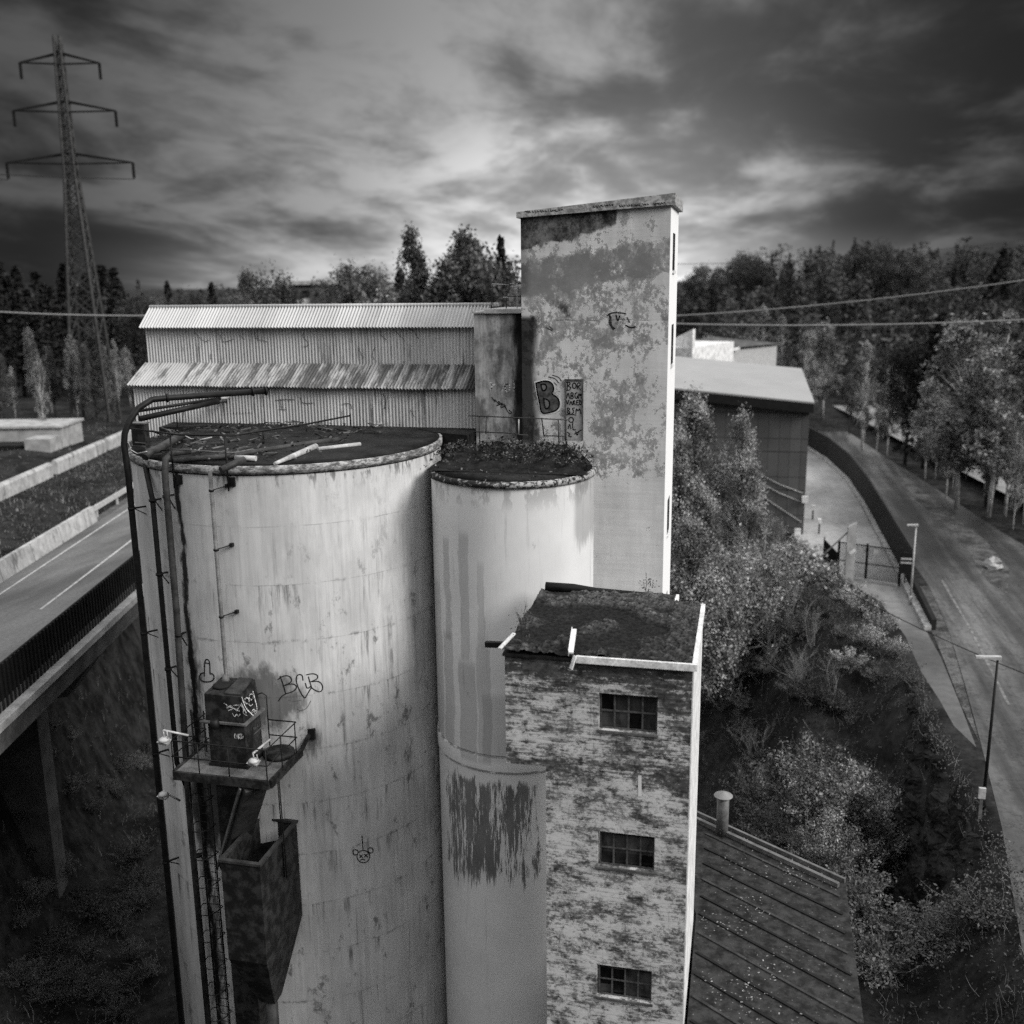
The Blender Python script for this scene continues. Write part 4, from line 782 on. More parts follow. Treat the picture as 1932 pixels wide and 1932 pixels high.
# front wall with window openings
mb=MB(); xs=[HX0,W[0][0],W[0][1],HX1]
def wallpiece(xa,xb,za,zb): mb.box(xa,xb,HY0,HY0+.25,za,zb)
zc=[2]+[v for w_ in reversed(W) for v in (w_[2],w_[3])]+[HZ-.1]
lx_=-4.73
mb.box(HX1-.25,HX1,HY0+.25,HY1,2,HZ-.1); mb.box(HX0,HX0+.25,HY0+.25,HY1,19.6,HZ-.1)
wallpiece(W[0][1],HX1,2,HZ-.1); wallpiece(lx_,W[0][0],2,19.6); wallpiece(HX0,W[0][0],19.6,HZ-.1)
for i in range(0,len(zc),2): wallpiece(W[0][0],W[0][1],zc[i],zc[i+1])
mb.hexa([(HX0,HY0+.25,19.7),(lx_,HY0+.25,19.6),(lx_,HY1,19.6),(HX0,HY1,19.7),(HX0,HY0+.25,19.9),(lx_,HY0+.25,19.9),(lx_,HY1,19.9),(HX0,HY1,19.9)]) if False else None
mb.box(lx_,lx_+.25,HY0+.25,HY1,2,19.6); mb.box(HX0+.25,HX1-.25,HY0+.25,HY1,19.6,19.8)
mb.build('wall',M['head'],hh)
mb=MB(); mb.box(HX1+.002,HX1+.02,HY0+.0,HY1,2,HZ-.12); mb.build('sunlit_side_sheet',M['white'],hh)  # added white sheet, stands in for sunlight on the side wall
for w_ in W:
    mb=MB(); x0_,x1_,z0_,z1_=w_; b_=.045
    mb.box(x0_+.03,x1_-.03,HY0+.16,HY0+.18,z0_+.03,z1_-.03); wo=mb.build('window',M['glassdark'],hh)
    mb=MB()
    for k in range(5):
        xx_=lerp(x0_+.03,x1_-.03,k/4); mb.box(xx_-b_/2,xx_+b_/2,HY0+.125,HY0+.158,z0_+.03,z1_-.03)
    for zz in (z0_+.03,(z0_+z1_)/2,z1_-.03): mb.box(x0_+.01,x1_-.01,HY0+.115,HY0+.124,zz-b_/2,zz+b_/2)
    mb.build('frame',M['muntin'],wo)
    mb=MB(); mb.box(x0_-.05,x1_+.03,HY0-.05,HY0+.11,z0_-.06,z0_-.003); mb.build('sill',M['conc_dark'],wo)
strokesP('streak',[[(1297,1365),(1297,1490)]],c8,.09,M['siloB'],hh,dict(Y=HY0-.005),nY)
# mossy roof
mb=MB(); nx_,ny_=96,108; ox,oy=HX0-.06,HY0-.08; Lx,Ly=HX1-.03-ox,HY1-.1-oy
def roofz(x,y):
    u=(x-ox)/Lx; v=(y-oy)/Ly
    m_=max(ss(.42,.62,.5+.5*nz(x,y,.9,2)+.25*ss(.2,.02,v)+.2*ss(.75,.95,u)+.3*ss(.72,.9,v)*ss(.2,.4,u)),0)
    return HZ+.05*v+m_*(.03+.1*abs(nz(x,y,3.2,5))+.1*abs(nz(x,y,9,9))+.06*abs(nz(x,y,17,2)))+.02*nz(x,y,5)
for j in range(ny_+1):
    for i in range(nx_+1):
        x=ox+Lx*i/nx_; y=oy+Ly*j/ny_; mb.v.append((x,y,roofz(x,y)))
for j in range(ny_):
    for i in range(nx_):
        if i>nx_*.84 and j>ny_*.87: continue
        q=j*(nx_+1)+i; mb.f.append((q,q+1,q+nx_+2,q+nx_+1)); mb.sm.append(False)
rf=mb.build('roof',M['moss'],hh)
mb=MB(); mb.box(HX0-.05,HX1-.02,HY0-.06,HY1-.8,HZ-.1,HZ-.03); mb.box(HX0-.05,HX1-.8,HY1-.8,HY1-.05,HZ-.1,HZ-.03); mb.build('roof_slab',M['felt'],rf)
yb=HY1-.1
mb=MB(); pts=[(HX0+.05,yb-.05,HZ+.16),(HX0+.9,yb-.02,HZ+.15),(HX0+1.6,yb,HZ+.11),(-3.2,yb,HZ+.09),(-1.9,yb,HZ+.07)]; mb.tube(pts,[.16,.15,.1,.08,.06],10); mb.build('felt_roll',M['black'],rf)
mb=MB(); mb.box(HX1-.02,HX1+.1,HY0-.1,HY1-.82,HZ-.06,HZ+.09); mb.box(HX1-.78,HX1+.1,HY1-.815,HY1-.74,HZ-.04,HZ+.1); mb.box(HX1-.8,HX1-.7,HY1-.735,HY1-.02,HZ-.04,HZ+.12); mb.build('side_flashing',M['white'],rf)
fa=P(*c8(880,575),Y=HY0-.1); mb=MB(); mb.box(fa.x,HX1+.1,HY0-.18,HY0-.103,HZ-.1,HZ+.08); mb.build('front_flashing',M['white'],rf)
mb=MB(); a=P(*c8(845,555),Y=HY0-.12); b=P(*c8(868,402),Y=HY0+.95); mb.bar(a,b,.12,.05); mb.bar(a+V((-.06,0,-.01)),b+V((-.06,0,.0)),.02,.16); mb.build('loose_flashing',M['white'],rf)
mb=MB(); a=P(*c8(872,575),Y=HY0-.22); b=P(*c8(845,660),Y=HY0-.3); mb.bar(a,b,.12,.03); mb.build('loose_flashing',M['white'],rf)
mb=MB(); a=P(*c8(415,500),Y=HY0-.05); mb.bar(a+V((.1,.6,.1)),a+V((-.14,-.05,-.1)),.1,.03); mb.build('loose_flashing',M['white'],rf)
mb=MB(); mb.bar(P(*c8(285,497),Y=25.6),P(*c8(430,502),Y=25.6),.14,.15); tag(mb.build('beam_stub',M['black'],None,P(*c8(285,497),Y=25.6)),'black steel beam stub projecting from the head house across the narrow silo','beam')
# ------------------------------------------------------------------ low roof with chimney, lower right
lr=thing('low_building',(1,30,4),'low building with a dark leaf-strewn roof below the head house','building')
dE=(P(1510,1626,Z=12)-P(1300,1530,Z=12)).normalized(); e0=P(1300,1530,Z=12)
pA=e0-dE*1.0; pB=e0+dE*7.2; pn=V((dE.y,-dE.x,0)); pn=-pn if pn.y>0 else pn
pB=e0+dE*6.6
poly=[pA,pB,V((pB.x-.2,18,12)),V((-.9,18,12)),V((-.9,29.5,12)),V((-2.2,34.5,12))]
mb=MB(); mb.prism([(p.x,p.y) for p in reversed(poly)],3,11.7); mb.build('wall',M['conc_dark'],lr)
mb=MB(); mb.prism([(p.x,p.y) for p in reversed(poly)],11.704,12.0); rfl=mb.build('roof',M['litter'],lr)
for off,w_,z_,m_ in ((.03,.1,12.08,'pipe2'),(.45,.14,12.1,'pipe2')):
    mb=MB(); mb.bar(pA+pn*off+V((0,0,z_-12)),pB+pn*off+V((0,0,z_-12)),w_,.16); mb.build('edge_strip',M[m_],rfl)
for i in range(17):
    q=pA+pn*(.9+i*.82)+V((0,0,.02)); xa,xb=max(-.8,q.x+.8),pB.x-.25
    a=q+dE*((xa-q.x)/dE.x); b=q+dE*((xb-q.x)/dE.x)
    if a.y<18.1: b=b
    if b.y<18.2: b=q+dE*((18.2-q.y)/dE.y)
    if (b-a).dot(dE)<.3: continue
    mb=MB(); mb.bar(a,b,.09,.05); mb.build('felt_batten',M['black' if i%3 else 'pipe'],rfl)
rng=random.Random(8); mb=MB()
for i in range(5200):
    q=pA+dE*rng.uniform(.5,14)+pn*(15*rng.random())
    if q.x<-.8 or q.x>pB.x-.3 or rng.random()>ss(-.25,.4,nz(q.x,q.y,.6)): continue
    s=rng.uniform(.012,.034); a=rng.uniform(0,PI); d=V((math.cos(a),math.sin(a),rng.uniform(-.2,.2)))*s; e=V((-math.sin(a),math.cos(a),rng.uniform(-.2,.2)))*s*.6; c=q+V((0,0,.06)); mb.quad(c-d-e,c+d-e,c+d+e,c-d+e)
o=mb.build('fallen_leaves',M['lf_birch']); o['kind']='stuff'; o['label']='fallen leaves scattered over the low dark roof'; o['category']='leaves'
ch=thing('chimney',P(1362,1572,Z=12),'grey round flue with a conical cap on the low roof','chimney')
cb=P(1362,1574,Z=12.0); ht=P(1362,1503,D=cb.dot(FH)).z
mb=MB(); mb.lathe((cb.x,cb.y,12.0),[(.22,0),(.22,ht-12)],20); mb.build('flue',M['pipe2'],ch)
mb=MB(); mb.lathe((cb.x,cb.y,ht+.02),[(.33,0),(.345,.02),(.33,.04),(.05,.15),(.005,.17)],28); mb.build('cap',simple('grey_cap_paint',.22,.15,3,.6,.3),ch)
# ------------------------------------------------------------------ dark industrial building
db=V((-.815,.579,0)); nb=V((-.579,-.815,0))
c0=V((5.2,86.0,0))
di=thing('industrial_hall',(c0.x,c0.y,11),'dark panelled industrial hall with a pale sloping roof beyond the tower','building')
hs_=-.091
def hz_(x): return 21.9+hs_*(x-5.2)
mb=MB(); mb.prism([(5.2,86),(5.2,101.5),(-20,101.5),(-20,86)],10.5,lambda p:hz_(p[0])-.2); mb.build('wall',M['clad'],di)
def rp_(x,y): return V((x,y,lerp(22.12,23.6,(y-85.3)/14.7)+hs_*(x-5.45)))
q=[rp_(5.5,85.3),rp_(5.1,100),rp_(-20,100),rp_(-20,85.3)]; mb=MB(); mb.hexa([p for p in reversed(q)]+[p+V((0,0,.14)) for p in reversed(q)]); mb.build('roof',M['roofsheet'],di)
q=[rp_(5.1,100.01),V((5.1,102.5,22.9)),V((-20,102.5,25.2)),rp_(-20,100.01)]; mb=MB(); mb.hexa([p for p in reversed(q)]+[p+V((0,0,.14)) for p in reversed(q)]); mb.build('rear_roof',M['roofsheet'],di)
q=[V((5.45,85.32,0)),V((5.45,85.99,0)),V((-20,85.99,0)),V((-20,85.32,0))]; mb=MB(); mb.hexa([V((p.x,p.y,22.1+hs_*(p.x-5.45)-.75)) for p in reversed(q)]+[V((p.x,p.y,22.1+hs_*(p.x-5.45))) for p in reversed(q)]); mb.build('eaves_fascia',M['soffit'],di)
for (a_,b_) in (((1425,905),(1514,948)),((1400,905),(1512,985)),((1425,890),(1514,930))):
    pa=P(*a_,Y=85.93); pb=P(*b_,Y=85.93); mb=MB(); mb.tube([pa,(pa+pb)/2-V((0,0,.15)),pb],.035,5); mb.build('wall_cable',M['palemetal'],di)
for px_,py_ in ((1519,942),(1505,1003)):
    p_=P(px_,py_,D=c0.dot(FH)-.3); mb=MB(); mb.box(p_.x-.25,p_.x+.25,p_.y-.1,p_.y+.2,p_.z-.3,p_.z+.25); mb.build('wall_lamp',M['white'],di)
# small bollards along yard
for i,(px_,py_) in enumerate(((1533,968),(1545,995))):
    p_=G(px_,py_+12); t=thing('yard_post',p_,('pale-topped short post standing at the hall corner, farther one','pale-topped short post standing at the hall corner, nearer one')[i],'bollard'); mb=MB(); mb.tube([p_,p_+V((0,0,.9))],.07,8); mb.build('post',M['pipe'],t); mb=MB(); mb.box(p_.x-.15,p_.x+.15,p_.y-.15,p_.y+.15,11.9,12.3); mb.build('head',M['white'],t)
# white parapet building and far house
wb=thing('rendered_building',P(1285,700,D=110)*V((1,1,0))+V((0,0,11)),'white rendered parapet block beyond the hall roof','building')
pp=[P(1225,662,D=118),P(1307,621,D=104),P(1307,690,D=104),P(1225,720,D=118)]
bk=V((6,9,0)); mb=MB(); mb.hexa([pp[3]-V((0,0,9)),pp[2]-V((0,0,9)),pp[2]-V((0,0,9))+bk*.04,pp[3]-V((0,0,9))+bk*.04,pp[0],pp[1],pp[1]+bk*.04,pp[0]+bk*.04]); mb.build('parapet_wall',M['white'],wb)
p0=P(1306,657,D=104.4); mb=MB(); mb.hexa([V((p0.x-13,p0.y+3,11)),V((p0.x-.1,p0.y+.5,11)),V((p0.x+4,p0.y+12,11)),V((p0.x-9,p0.y+16,11)),V((p0.x-13,p0.y+3,p0.z)),V((p0.x-.1,p0.y+.5,p0.z)),V((p0.x+4,p0.y+12,p0.z)),V((p0.x-9,p0.y+16,p0.z))]); mb.build('wall',M['white'],wb)
hs=thing('house',P(1345,680,D=125)*V((1,1,0))+V((0,0,11)),'pale house with a grey hipped roof behind the white parapet block','house')
f0=P(1300,672,D=118); f1=P(1389,655,D=124); 
mb=MB(); w1=V((5,8,0)); mb.hexa([V((f0.x,f0.y,10)),V((f1.x,f1.y,10)),V((f1.x,f1.y,10))+w1,V((f0.x,f0.y,10))+w1,f0-V((0,0,.3)),f1-V((0,0,.3)),f1+w1-V((0,0,.3)),f0+w1-V((0,0,.3))]); mb.build('wall',M['palemetal'],hs)
mb=MB(); r0_=P(1290,645,D=123); r1_=P(1345,635,D=127); f0b=f0-V((.2,.3,0)); f1b=f1+V((.4,-.3,0)); mb.quad(f0b,f1b,r1_,r0_); mb.quad(f1b,f1b+w1,r1_+V((.01,0,0)),r1_); mb.quad(f1b+w1,f0b+w1,r0_,r1_); mb.build('roof',M['conc_dark'],hs)
mb=MB(); mb.bar(f0b-V((0,0,.12)),f1b-V((0,0,.12)),.1,.3); mb.build('fascia',M['white'],hs)
for k in range(4):
    q=f0+(f1-f0)*(.3+.19*k)-V((0,.06,1.2)); mb=MB(); mb.bar(q-V((.35,0,0)),q+V((.35,.1,0)),.05,.8); mb.build('window',M['glassdark'],hs)
# ------------------------------------------------------------------ noise wall, gate, posts
nw=thing('noise_wall',wl[5],'curved black noise wall with a pale kerb between yard and road','wall')
mb=MB(); w_=wl[:9]
for a,b in zip(w_,w_[1:]):
    s=V((.28,.1,0)); mb.hexa([V((a.x,a.y,10.9)),V((b.x,b.y,10.9)),V((b.x,b.y,10.9))+s,V((a.x,a.y,10.9))+s,V((a.x,a.y,13.6)),V((b.x,b.y,13.6)),V((b.x,b.y,13.6))+s,V((a.x,a.y,13.6))+s])
a,b=wl[8],wl[-1]; s=V((.28,.1,0)); mb.hexa([V((a.x,a.y,10.9)),V((b.x,b.y,10.9)),V((b.x,b.y,10.9))+s,V((a.x,a.y,10.9))+s,V((a.x,a.y,12.0)),V((b.x,b.y,11.7)),V((b.x,b.y,11.7))+s,V((a.x,a.y,12.0))+s])
mb.build('panel',M['darkwall'],nw)
mb=MB()
for a,b in zip(wl,wl[1:]):
    s=V((-.42,-.1,0)); e=V((-.01,0,0)); mb.hexa([a+e+V((0,0,-.1)),b+e+V((0,0,-.1)),b+s+V((0,0,-.1)),a+s+V((0,0,-.1)),a+e+V((0,0,.28)),b+e+V((0,0,.28)),b+s+V((0,0,.28)),a+s+V((0,0,.28))])
mb.build('kerb',simple('speckled_kerb',.3,.6,3,.9),nw)
mb=MB(); w_=[V((p.x+.14,p.y+.05,13.65)) for p in wl[:9]]; mb.tube(w_,.07,6); mb.build('coping',M['pipe'],nw)
sg=thing('sign_board',P(1702,1048,D=wl[8].dot(FH)),'small black sign with two pale lines at the end of the noise wall','sign')
p_=V((wl[8].x,wl[8].y-.25,13.0)); sgb=MB(); sgb.box(p_.x-.75,p_.x+.15,p_.y-.1,p_.y,12.0,13.5); sgb.build('board',M['darkwall'],sg)
for k in (0,1):
    mb=MB(); mb.box(p_.x-.66,p_.x+.08,p_.y-.13,p_.y-.105,12.72+.28*k,12.84+.28*k); mb.build('text_line',M['palemetal'],sg)
mb=MB(); mb.tube([(p_.x-.3,p_.y-.05,11),(p_.x-.3,p_.y-.05,12)],.04,6); mb.build('post',M['black'],sg)
gt=thing('yard_gate',G(1650,1098),'dark barred yard gate closing the path beside the pale post','gate')
g0=G(1577,1088); g1=G(1697,1106); gh=2.6
def gp(t): return g0+(g1-g0)*t
for t in (0.02,.47,.99):
    mb=MB(); q=gp(t); mb.bar(q,q+V((0,0,gh+.15)),.14,.14); mb.build('post',M['black'],gt)
for i in range(46): q=gp(.02+.97*i/45); mb=MB(); mb.bar(q+V((0,0,.12)),q+V((0,0,gh)),.03,.03); mb.build('bar',M['black'],gt)
for zz in (gh,1.3): mb=MB(); mb.bar(gp(.02)+V((0,-.04,zz)),gp(.99)+V((0,-.04,zz)),.04,.07); mb.build('rail',M['black'],gt)
mb=MB(); mb.bar(gp(.3)+V((0,-.15,.08)),gp(.97)+V((0,-.15,.08)),.16,.2); mb.build('threshold',M['concrete'],gt)
for t in (.4,.62):
    mb=MB(); q=gp(t)+V((0,-.08,gh-.35)); mb.bar(q-V((.2,0,0)),q+V((.2,0,0)),.02,.35); mb.build('plate',M['palemetal'],gt)
cpst=thing('concrete_post',G(1601,1100),'tall pale concrete post with a slanted top beside the yard gate','post')
q=G(1601,1100); tz=P(1607,985,D=q.dot(FH)).z
mb=MB(); mb.hexa([q+V(v) for v in ((-.32,-.2,0),(.3,-.2,0),(.3,.2,0),(-.32,.2,0))]+[q+V((-.28,-.2,tz-11.35)),q+V((.3,-.2,tz-11)),q+V((.3,.2,tz-11)),q+V((-.28,.2,tz-11.35))]); mb.build('post',M['barrier'],cpst)
mb=MB(); mb.bar(q+V((.06,.05,tz-11.4)),q+V((-3.6,-1,.4)),.08,.08); mb.build('stay',M['pipe2'],cpst)
mb=MB(); mb.bar(q+V((-.1,-.21,2.2)),q+V((.28,-.21,2.5)),.02,.25); mb.build('band',M['white'],cpst)
fs=thing('fence_panel',G(1560,1075),'narrow dark mesh fence panel left of the gate','fence')
q=G(1560,1078); mb=MB(); mb.hexa([q+V(v) for v in ((-.3,0,0),(.6,-.6,0),(.64,-.56,0),(-.26,.04,0),(-.3,0,2.4),(.6,-.6,1.6),(.64,-.56,1.6),(-.26,.04,2.4))]); mb.build('panel',M['darkwall'],fs)
mb=MB(); mb.bar(q+V((-.3,.02,0)),q+V((-.3,.02,2.6)),.08,.08); mb.build('post',M['black'],fs)
# lamps
def lamp(base,top,lab,m,hx):
    t=thing('street_lamp',base,lab,'street lamp'); mb=MB(); mb.tube([base,V((base.x,base.y,top))],[.075,.045],8); mb.build('pole',M[m],t)
    mb=MB(); c=V((base.x,base.y,top)); mb.hexa([c+V(v) for v in ((-hx,-.1,.02),(.12,-.1,.0),(.12,.1,0),(-hx,.1,.02),(-hx,-.08,.1),(.12,-.1,.14),(.12,.1,.14),(-hx,.08,.1))]); mb.build('lamp_head',M['palemetal'],t)
    mb=MB(); mb.lathe((base.x,base.y,11),[(.12,0),(.12,.5),(.08,.6)],8); mb.build('foot',M[m],t)
lamp(V((11.12,67.8,11)),P(1727,990,D=V((11.12,67.8,0)).dot(FH)).z-.1,'slim pale street lamp beside the noise wall end','palemetal',.55)
lamp(V((10.0,40.4,11)),P(1860,1240,D=V((10,40.4,0)).dot(FH)).z-.1,'dark street lamp with a pale flat head near the road at the lower right','black',.8)
rb=thing('marker_post',G(1848,1540),'short pale marker post beside the dark street lamp','marker post')
q=G(1848,1545); mb=MB(); mb.box(q.x-.06,q.x+.06,q.y-.04,q.y+.04,11,11.9); mb.build('post',M['pipe2'],rb); mb=MB(); mb.box(q.x-.13,q.x+.13,q.y-.06,q.y+.06,11.9,12.35); mb.build('head',M['palemetal'],rb)
# pale stone on island
mb=MB(); q=G(1872,1072); rng=random.Random(2)
mb.lathe((q.x,q.y,11),[(.55,-.1),(.68,.12),(.66,.35),(.5,.62),(.3,.8),(.02,.84)],9); mb.v=[(x+rng.uniform(-.17,.17),y+rng.uniform(-.17,.17),z+rng.uniform(-.1,.1)) for x,y,z in mb.v]; mb.sm=[False]*len(mb.sm)
tag(mb.build('boulder',M['concrete'],None,q),'pale boulder on the grass island beside the road','boulder')
# ------------------------------------------------------------------ pylon and wires
pyb=P(183,800,D=113); pyb=V((pyb.x,pyb.y,16.5))
py=thing('transmission_pylon',pyb,'tall lattice power pylon standing beyond the road','pylon')
pr_=R(18); pa_=V((math.cos(pr_),math.sin(pr_),0)); pb_=V((-math.sin(pr_),math.cos(pr_),0))
Ht=41.0
def hw(h): return lerp(2.1,.55,min(1,h/27)) if h<27 else lerp(.55,.28,(h-27)/(Ht-27))
def leg(i,h): sx,sy=((-1,-1),(1,-1),(1,1),(-1,1))[i]; return pyb+pa_*sx*hw(h)+pb_*sy*hw(h)+V((0,0,h))
for i in range(4):
    mb=MB(); mb.bar(leg(i,0),leg(i,27),.26,.26); mb.bar(leg(i,27),leg(i,Ht),.2,.2); mb.build('leg',M['pipe'],py)
mb=MB(); h=0
while h<Ht-1:
    st=max(1.2,hw(h)*1.7)
    for i in range(4):
        j=(i+1)%4; mb.bar(leg(i,h),leg(j,min(h+st,Ht)),.12,.12); mb.bar(leg(j,h),leg(i,min(h+st,Ht)),.12,.12); mb.bar(leg(i,h),leg(j,h),.06,.06)
    h+=st
mb.build('lattice',M['pipe'],py)
for h,L in ((28.3,6.5),(33.5,5.2),(38.2,4)):
    mb=MB()
    for s in (-1,1):
        tip=pyb+pa_*s*L+V((0,0,h+.2))
        for i in range(4): mb.bar(leg(i,h if i<2 else h+1.2),tip,.15,.15)
        mb.bar(tip,tip-V((0,0,1.6)),.22,.22)
    mb.build('cross_arm',M['black'],py)
wi=0
def wire(a,b,sag,r,m,lab,seg=16):
    pts=[a+(b-a)*(i/seg)-V((0,0,sag*4*(i/seg)*(1-i/seg))) for i in range(seg+1)]; mb=MB(); mb.tube(pts,r,5); return tag(mb.build('overhead_wire',M[m],None,a),lab,'wire')
tipz=pyb.z+28.3-1.5
for s,lab in ((-1,'dark conductor strung from the outer lowest pylon arm'),(1,'dark conductor strung from the inner lowest pylon arm')):
    a=pyb+pa_*s*6.5; a.z=tipz; wire(a,a+pb_*-60+V((0,0,2))-pa_*60,1.5,.04,'black',lab)
wire(P(-40,586,D=92),P(420,592,D=100),.3,.07,'wiregrey','pale horizontal overhead wire crossing behind the pylon')
wire(P(1150,606,D=88),P(2020,598,D=84),.5,.07,'wiregrey','pale overhead wire crossing level in front of the wooded hill')
wire(P(1180,600,D=98),P(2020,515,D=92),.6,.055,'wiregrey','pale overhead wire rising across the wooded hill')
wire(P(1180,498,D=120),P(2020,440,D=120),1.0,.03,'pipe','hair-thin dark wire strung above the hill crest')
wire(P(1480,1046,D=60),P(2010,1300,D=45),.5,.025,'black','thin black cable slanting over the path to the road')
# ------------------------------------------------------------------ far building
fb=thing('school_block',P(590,600,D=135)*V((1,1,0))+V((0,0,16.9)),'low flat-roofed block among trees behind the shed','building')
def fbox(x0,x1,yt,D,dep,m,nm,zb=16):
    a=P(x0,yt,D=D); b=P(x1,yt,D=D); z=(a.z+b.z)/2; bkv=FH*dep; mb=MB()
    mb.hexa([V((a.x,a.y,zb)),V((b.x,b.y,zb)),V((b.x,b.y,zb))+bkv,V((a.x,a.y,zb))+bkv,V((a.x,a.y,z)),V((b.x,b.y,z)),V((b.x,b.y,z))+bkv,V((a.x,a.y,z))+bkv]); return mb.build(nm,m,fb),z
_,z=fbox(538,660,537,135,14,M['conc_dark'],'wall')
fbox(533,664,530,134.6,15,M['concrete'],'roof_edge',z+.01)
for k in range(5): fbox(548+k*22,562+k*22,548,134.85,.1,M['glassdark'],'window',P(548,558,D=135).z)
fbox(500,560,566,120,8,M['concrete'],'porch')
# ------------------------------------------------------------------ vegetation
def quadleaf(mb,rng,c,s,flat=0):
    d=V((rng.gauss(0,1),rng.gauss(0,1),rng.gauss(0,1-flat))).normalized(); e=d.cross(V((rng.gauss(0,1),rng.gauss(0,1),rng.gauss(0,1)))).normalized()
    d*=s; e*=s*.62; mb.quad(c-d,c-e*.9,c+d,c+e*.9)
def tree_mesh(seed,h,w,kind,nleaf,ls,nclump):
    """returns trunk, crown mesh builders; base at the origin"""
    rng=random.Random(seed); tr=MB(); cr=MB()
    lean=V((rng.uniform(-.04,.04)*h,rng.uniform(-.04,.04)*h,0)); tp=[V((0,0,-.4))+lean*0]+[lean*(t*t)+V((rng.uniform(-.01,.01)*h,rng.uniform(-.01,.01)*h,h*t)) for t in (.2,.45,.7,.97)]
    r0={'conifer':.014,'birch':.011,'shrub':.012,'wisp':.006,'round':.02}[kind]*h
    tr.tube(tp,[r0,r0*.9,r0*.7,r0*.4,r0*.12],7)
    cl=[]
    for i in range(0 if kind=='wisp' else nclump):
        if kind=='conifer':
            t=.12+.88*(i+rng.random())/nclump; rad=w*(1-t)**.8*rng.uniform(.55,1.05)+.15; a=rng.uniform(0,TAU)
            c=lean*t*t+V((rad*math.cos(a),rad*math.sin(a),h*t-.12*rad)); sz=w*.34*(1.1-t)+.12
        elif kind=='birch':
            t=rng.uniform(.26,1); prof=math.sin(PI*min(1,(t-.2)/.8)**.75)**.8*.95+.06; rad=w*prof*math.sqrt(rng.uniform(.1,1)); a=rng.uniform(0,TAU)
            c=lean*t*t+V((rad*math.cos(a),rad*math.sin(a),h*t)); sz=w*rng.uniform(.13,.26)
        elif kind=='shrub':
            t=rng.uniform(.12,1); prof=math.sqrt(max(0,1-((t-.42)/.6)**2)); rad=w*prof*rng.uniform(.3,1); a=rng.uniform(0,TAU)
            c=V((rad*math.cos(a),rad*math.sin(a),h*t*rng.uniform(.82,1))); sz=w*rng.uniform(.16,.32)
        else:
            u=V((rng.gauss(0,1),rng.gauss(0,1),rng.gauss(0,1))).normalized()*rng.uniform(.5,1); c=lean+V((u.x*w,u.y*w,h*.66+u.z*h*.34)); sz=w*rng.uniform(.22,.4)
        cl.append((c,sz))
        s=tp[1+min(3,int(max(0,c.z/h-.12)*3.2))]; s=V((s.x,s.y,min(s.z,c.z*.8)))
        if kind!='conifer' or i%2==0: tr.tube([s,(s+c)/2+V((0,0,.05*h*rng.uniform(-.3,1))),c],[r0*.33,r0*.2,r0*.06],4,False)
    if kind=='wisp':
        cl=[]; ns=nclump
        for i in range(ns):
            a=rng.uniform(0,TAU); sp=rng.uniform(.05,1)**.7; L=h*rng.uniform(.55,1.08)*(1-.25*sp); out=w*sp*1.1; pts_=[V((0,0,-.15))]
            for q in range(1,7):
                t=q/6; pts_.append(V((out*math.cos(a)*t**1.3+rng.gauss(0,.03)*h,out*math.sin(a)*t**1.3+rng.gauss(0,.03)*h,L*t*(1-.12*sp*t))))
            tr.tube(pts_,[.008*h*(1-.8*k/6) for k in range(7)],4,False)
            for k in range(nleaf//ns):
                t=1-rng.random()**1.5*.85; q=min(5,int(t*6)); c=pts_[q].lerp(pts_[q+1],t*6-q if t<1 else 1); g_=V((rng.gauss(0,1),rng.gauss(0,1),rng.gauss(0,.8)))*w*.085*(1.3-.5*t)
                quadleaf(cr,rng,c+g_,ls*rng.uniform(.5,1.5),.2)
        return tr,cr
    per=max(1,nleaf//nclump)
    for c,sz in cl:
        for k in range(per):
            g_=V((rng.gauss(0,.5),rng.gauss(0,.5),rng.gauss(0,.42)))*sz
            if kind=='conifer': g_.z*=.45; g_.z-=.25*math.hypot(g_.x,g_.y)
            if kind=='birch': g_.z*=1.5
            quadleaf(cr,rng,c+g_,ls*rng.uniform(.6,1.3),.3)
    return tr,cr
PROTO={}
def proto(key,name,cat,seed,h,w,kind,nleaf,ls,nc,mt,ml):
    tr,cr=tree_mesh(seed,h,w,kind,nleaf,ls,nc)
    def me(mb,nm,m):
        me=bpy.data.meshes.new(nm); me.from_pydata(mb.v,[],mb.f); me.polygons.foreach_set('use_smooth',mb.sm); me.materials.append(m); return me
    PROTO[key]=(name,cat,me(tr,'trunk',M[mt]),me(cr,'crown',M[ml]),h)
def plant(key,x,y,label,group=None,h=None,rz=0,wide=1,z=None):
    name,cat,mt,mc_,h0=PROTO[key]; s=(h or h0)/h0
    t=thing(name,(x,y,hgt(x,y) if z is None else z),label,cat,group); t.rotation_euler=(0,0,rz); t.scale=(s*wide,s*wide,s)
    for nm,me in (('trunk',mt),('crown',mc_)):
        o=bpy.data.objects.new(nm,me); COL.objects.link(o); o.parent=t
    return t
proto('con1','conifer','tree',1,18,3.0,'conifer',2600,.34,90,'bark','lf_dark')
proto('con2','conifer','tree',2,18,2.4,'conifer',2200,.34,80,'bark','lf_dark')
proto('bir1','birch_tree','tree',3,14,2.3,'birch',10000,.13,100,'birchbark','lf_birch')
proto('bir2','birch_tree','tree',4,14,2.7,'birch',10000,.13,95,'birchbark','lf_birch')
proto('bir3','birch_tree','tree',5,14,1.9,'birch',6000,.13,85,'birchbark','lf_birch')
proto('rnd1','broadleaf_tree','tree',6,14,4.2,'round',8500,.17,100,'bark','lf_wood')
proto('rnd2','broadleaf_tree','tree',7,14,3.4,'round',8000,.16,90,'bark','lf_mid')
proto('pop1','birch_tree','tree',8,16,2.0,'birch',14000,.1,190,'bark','lf_mid')
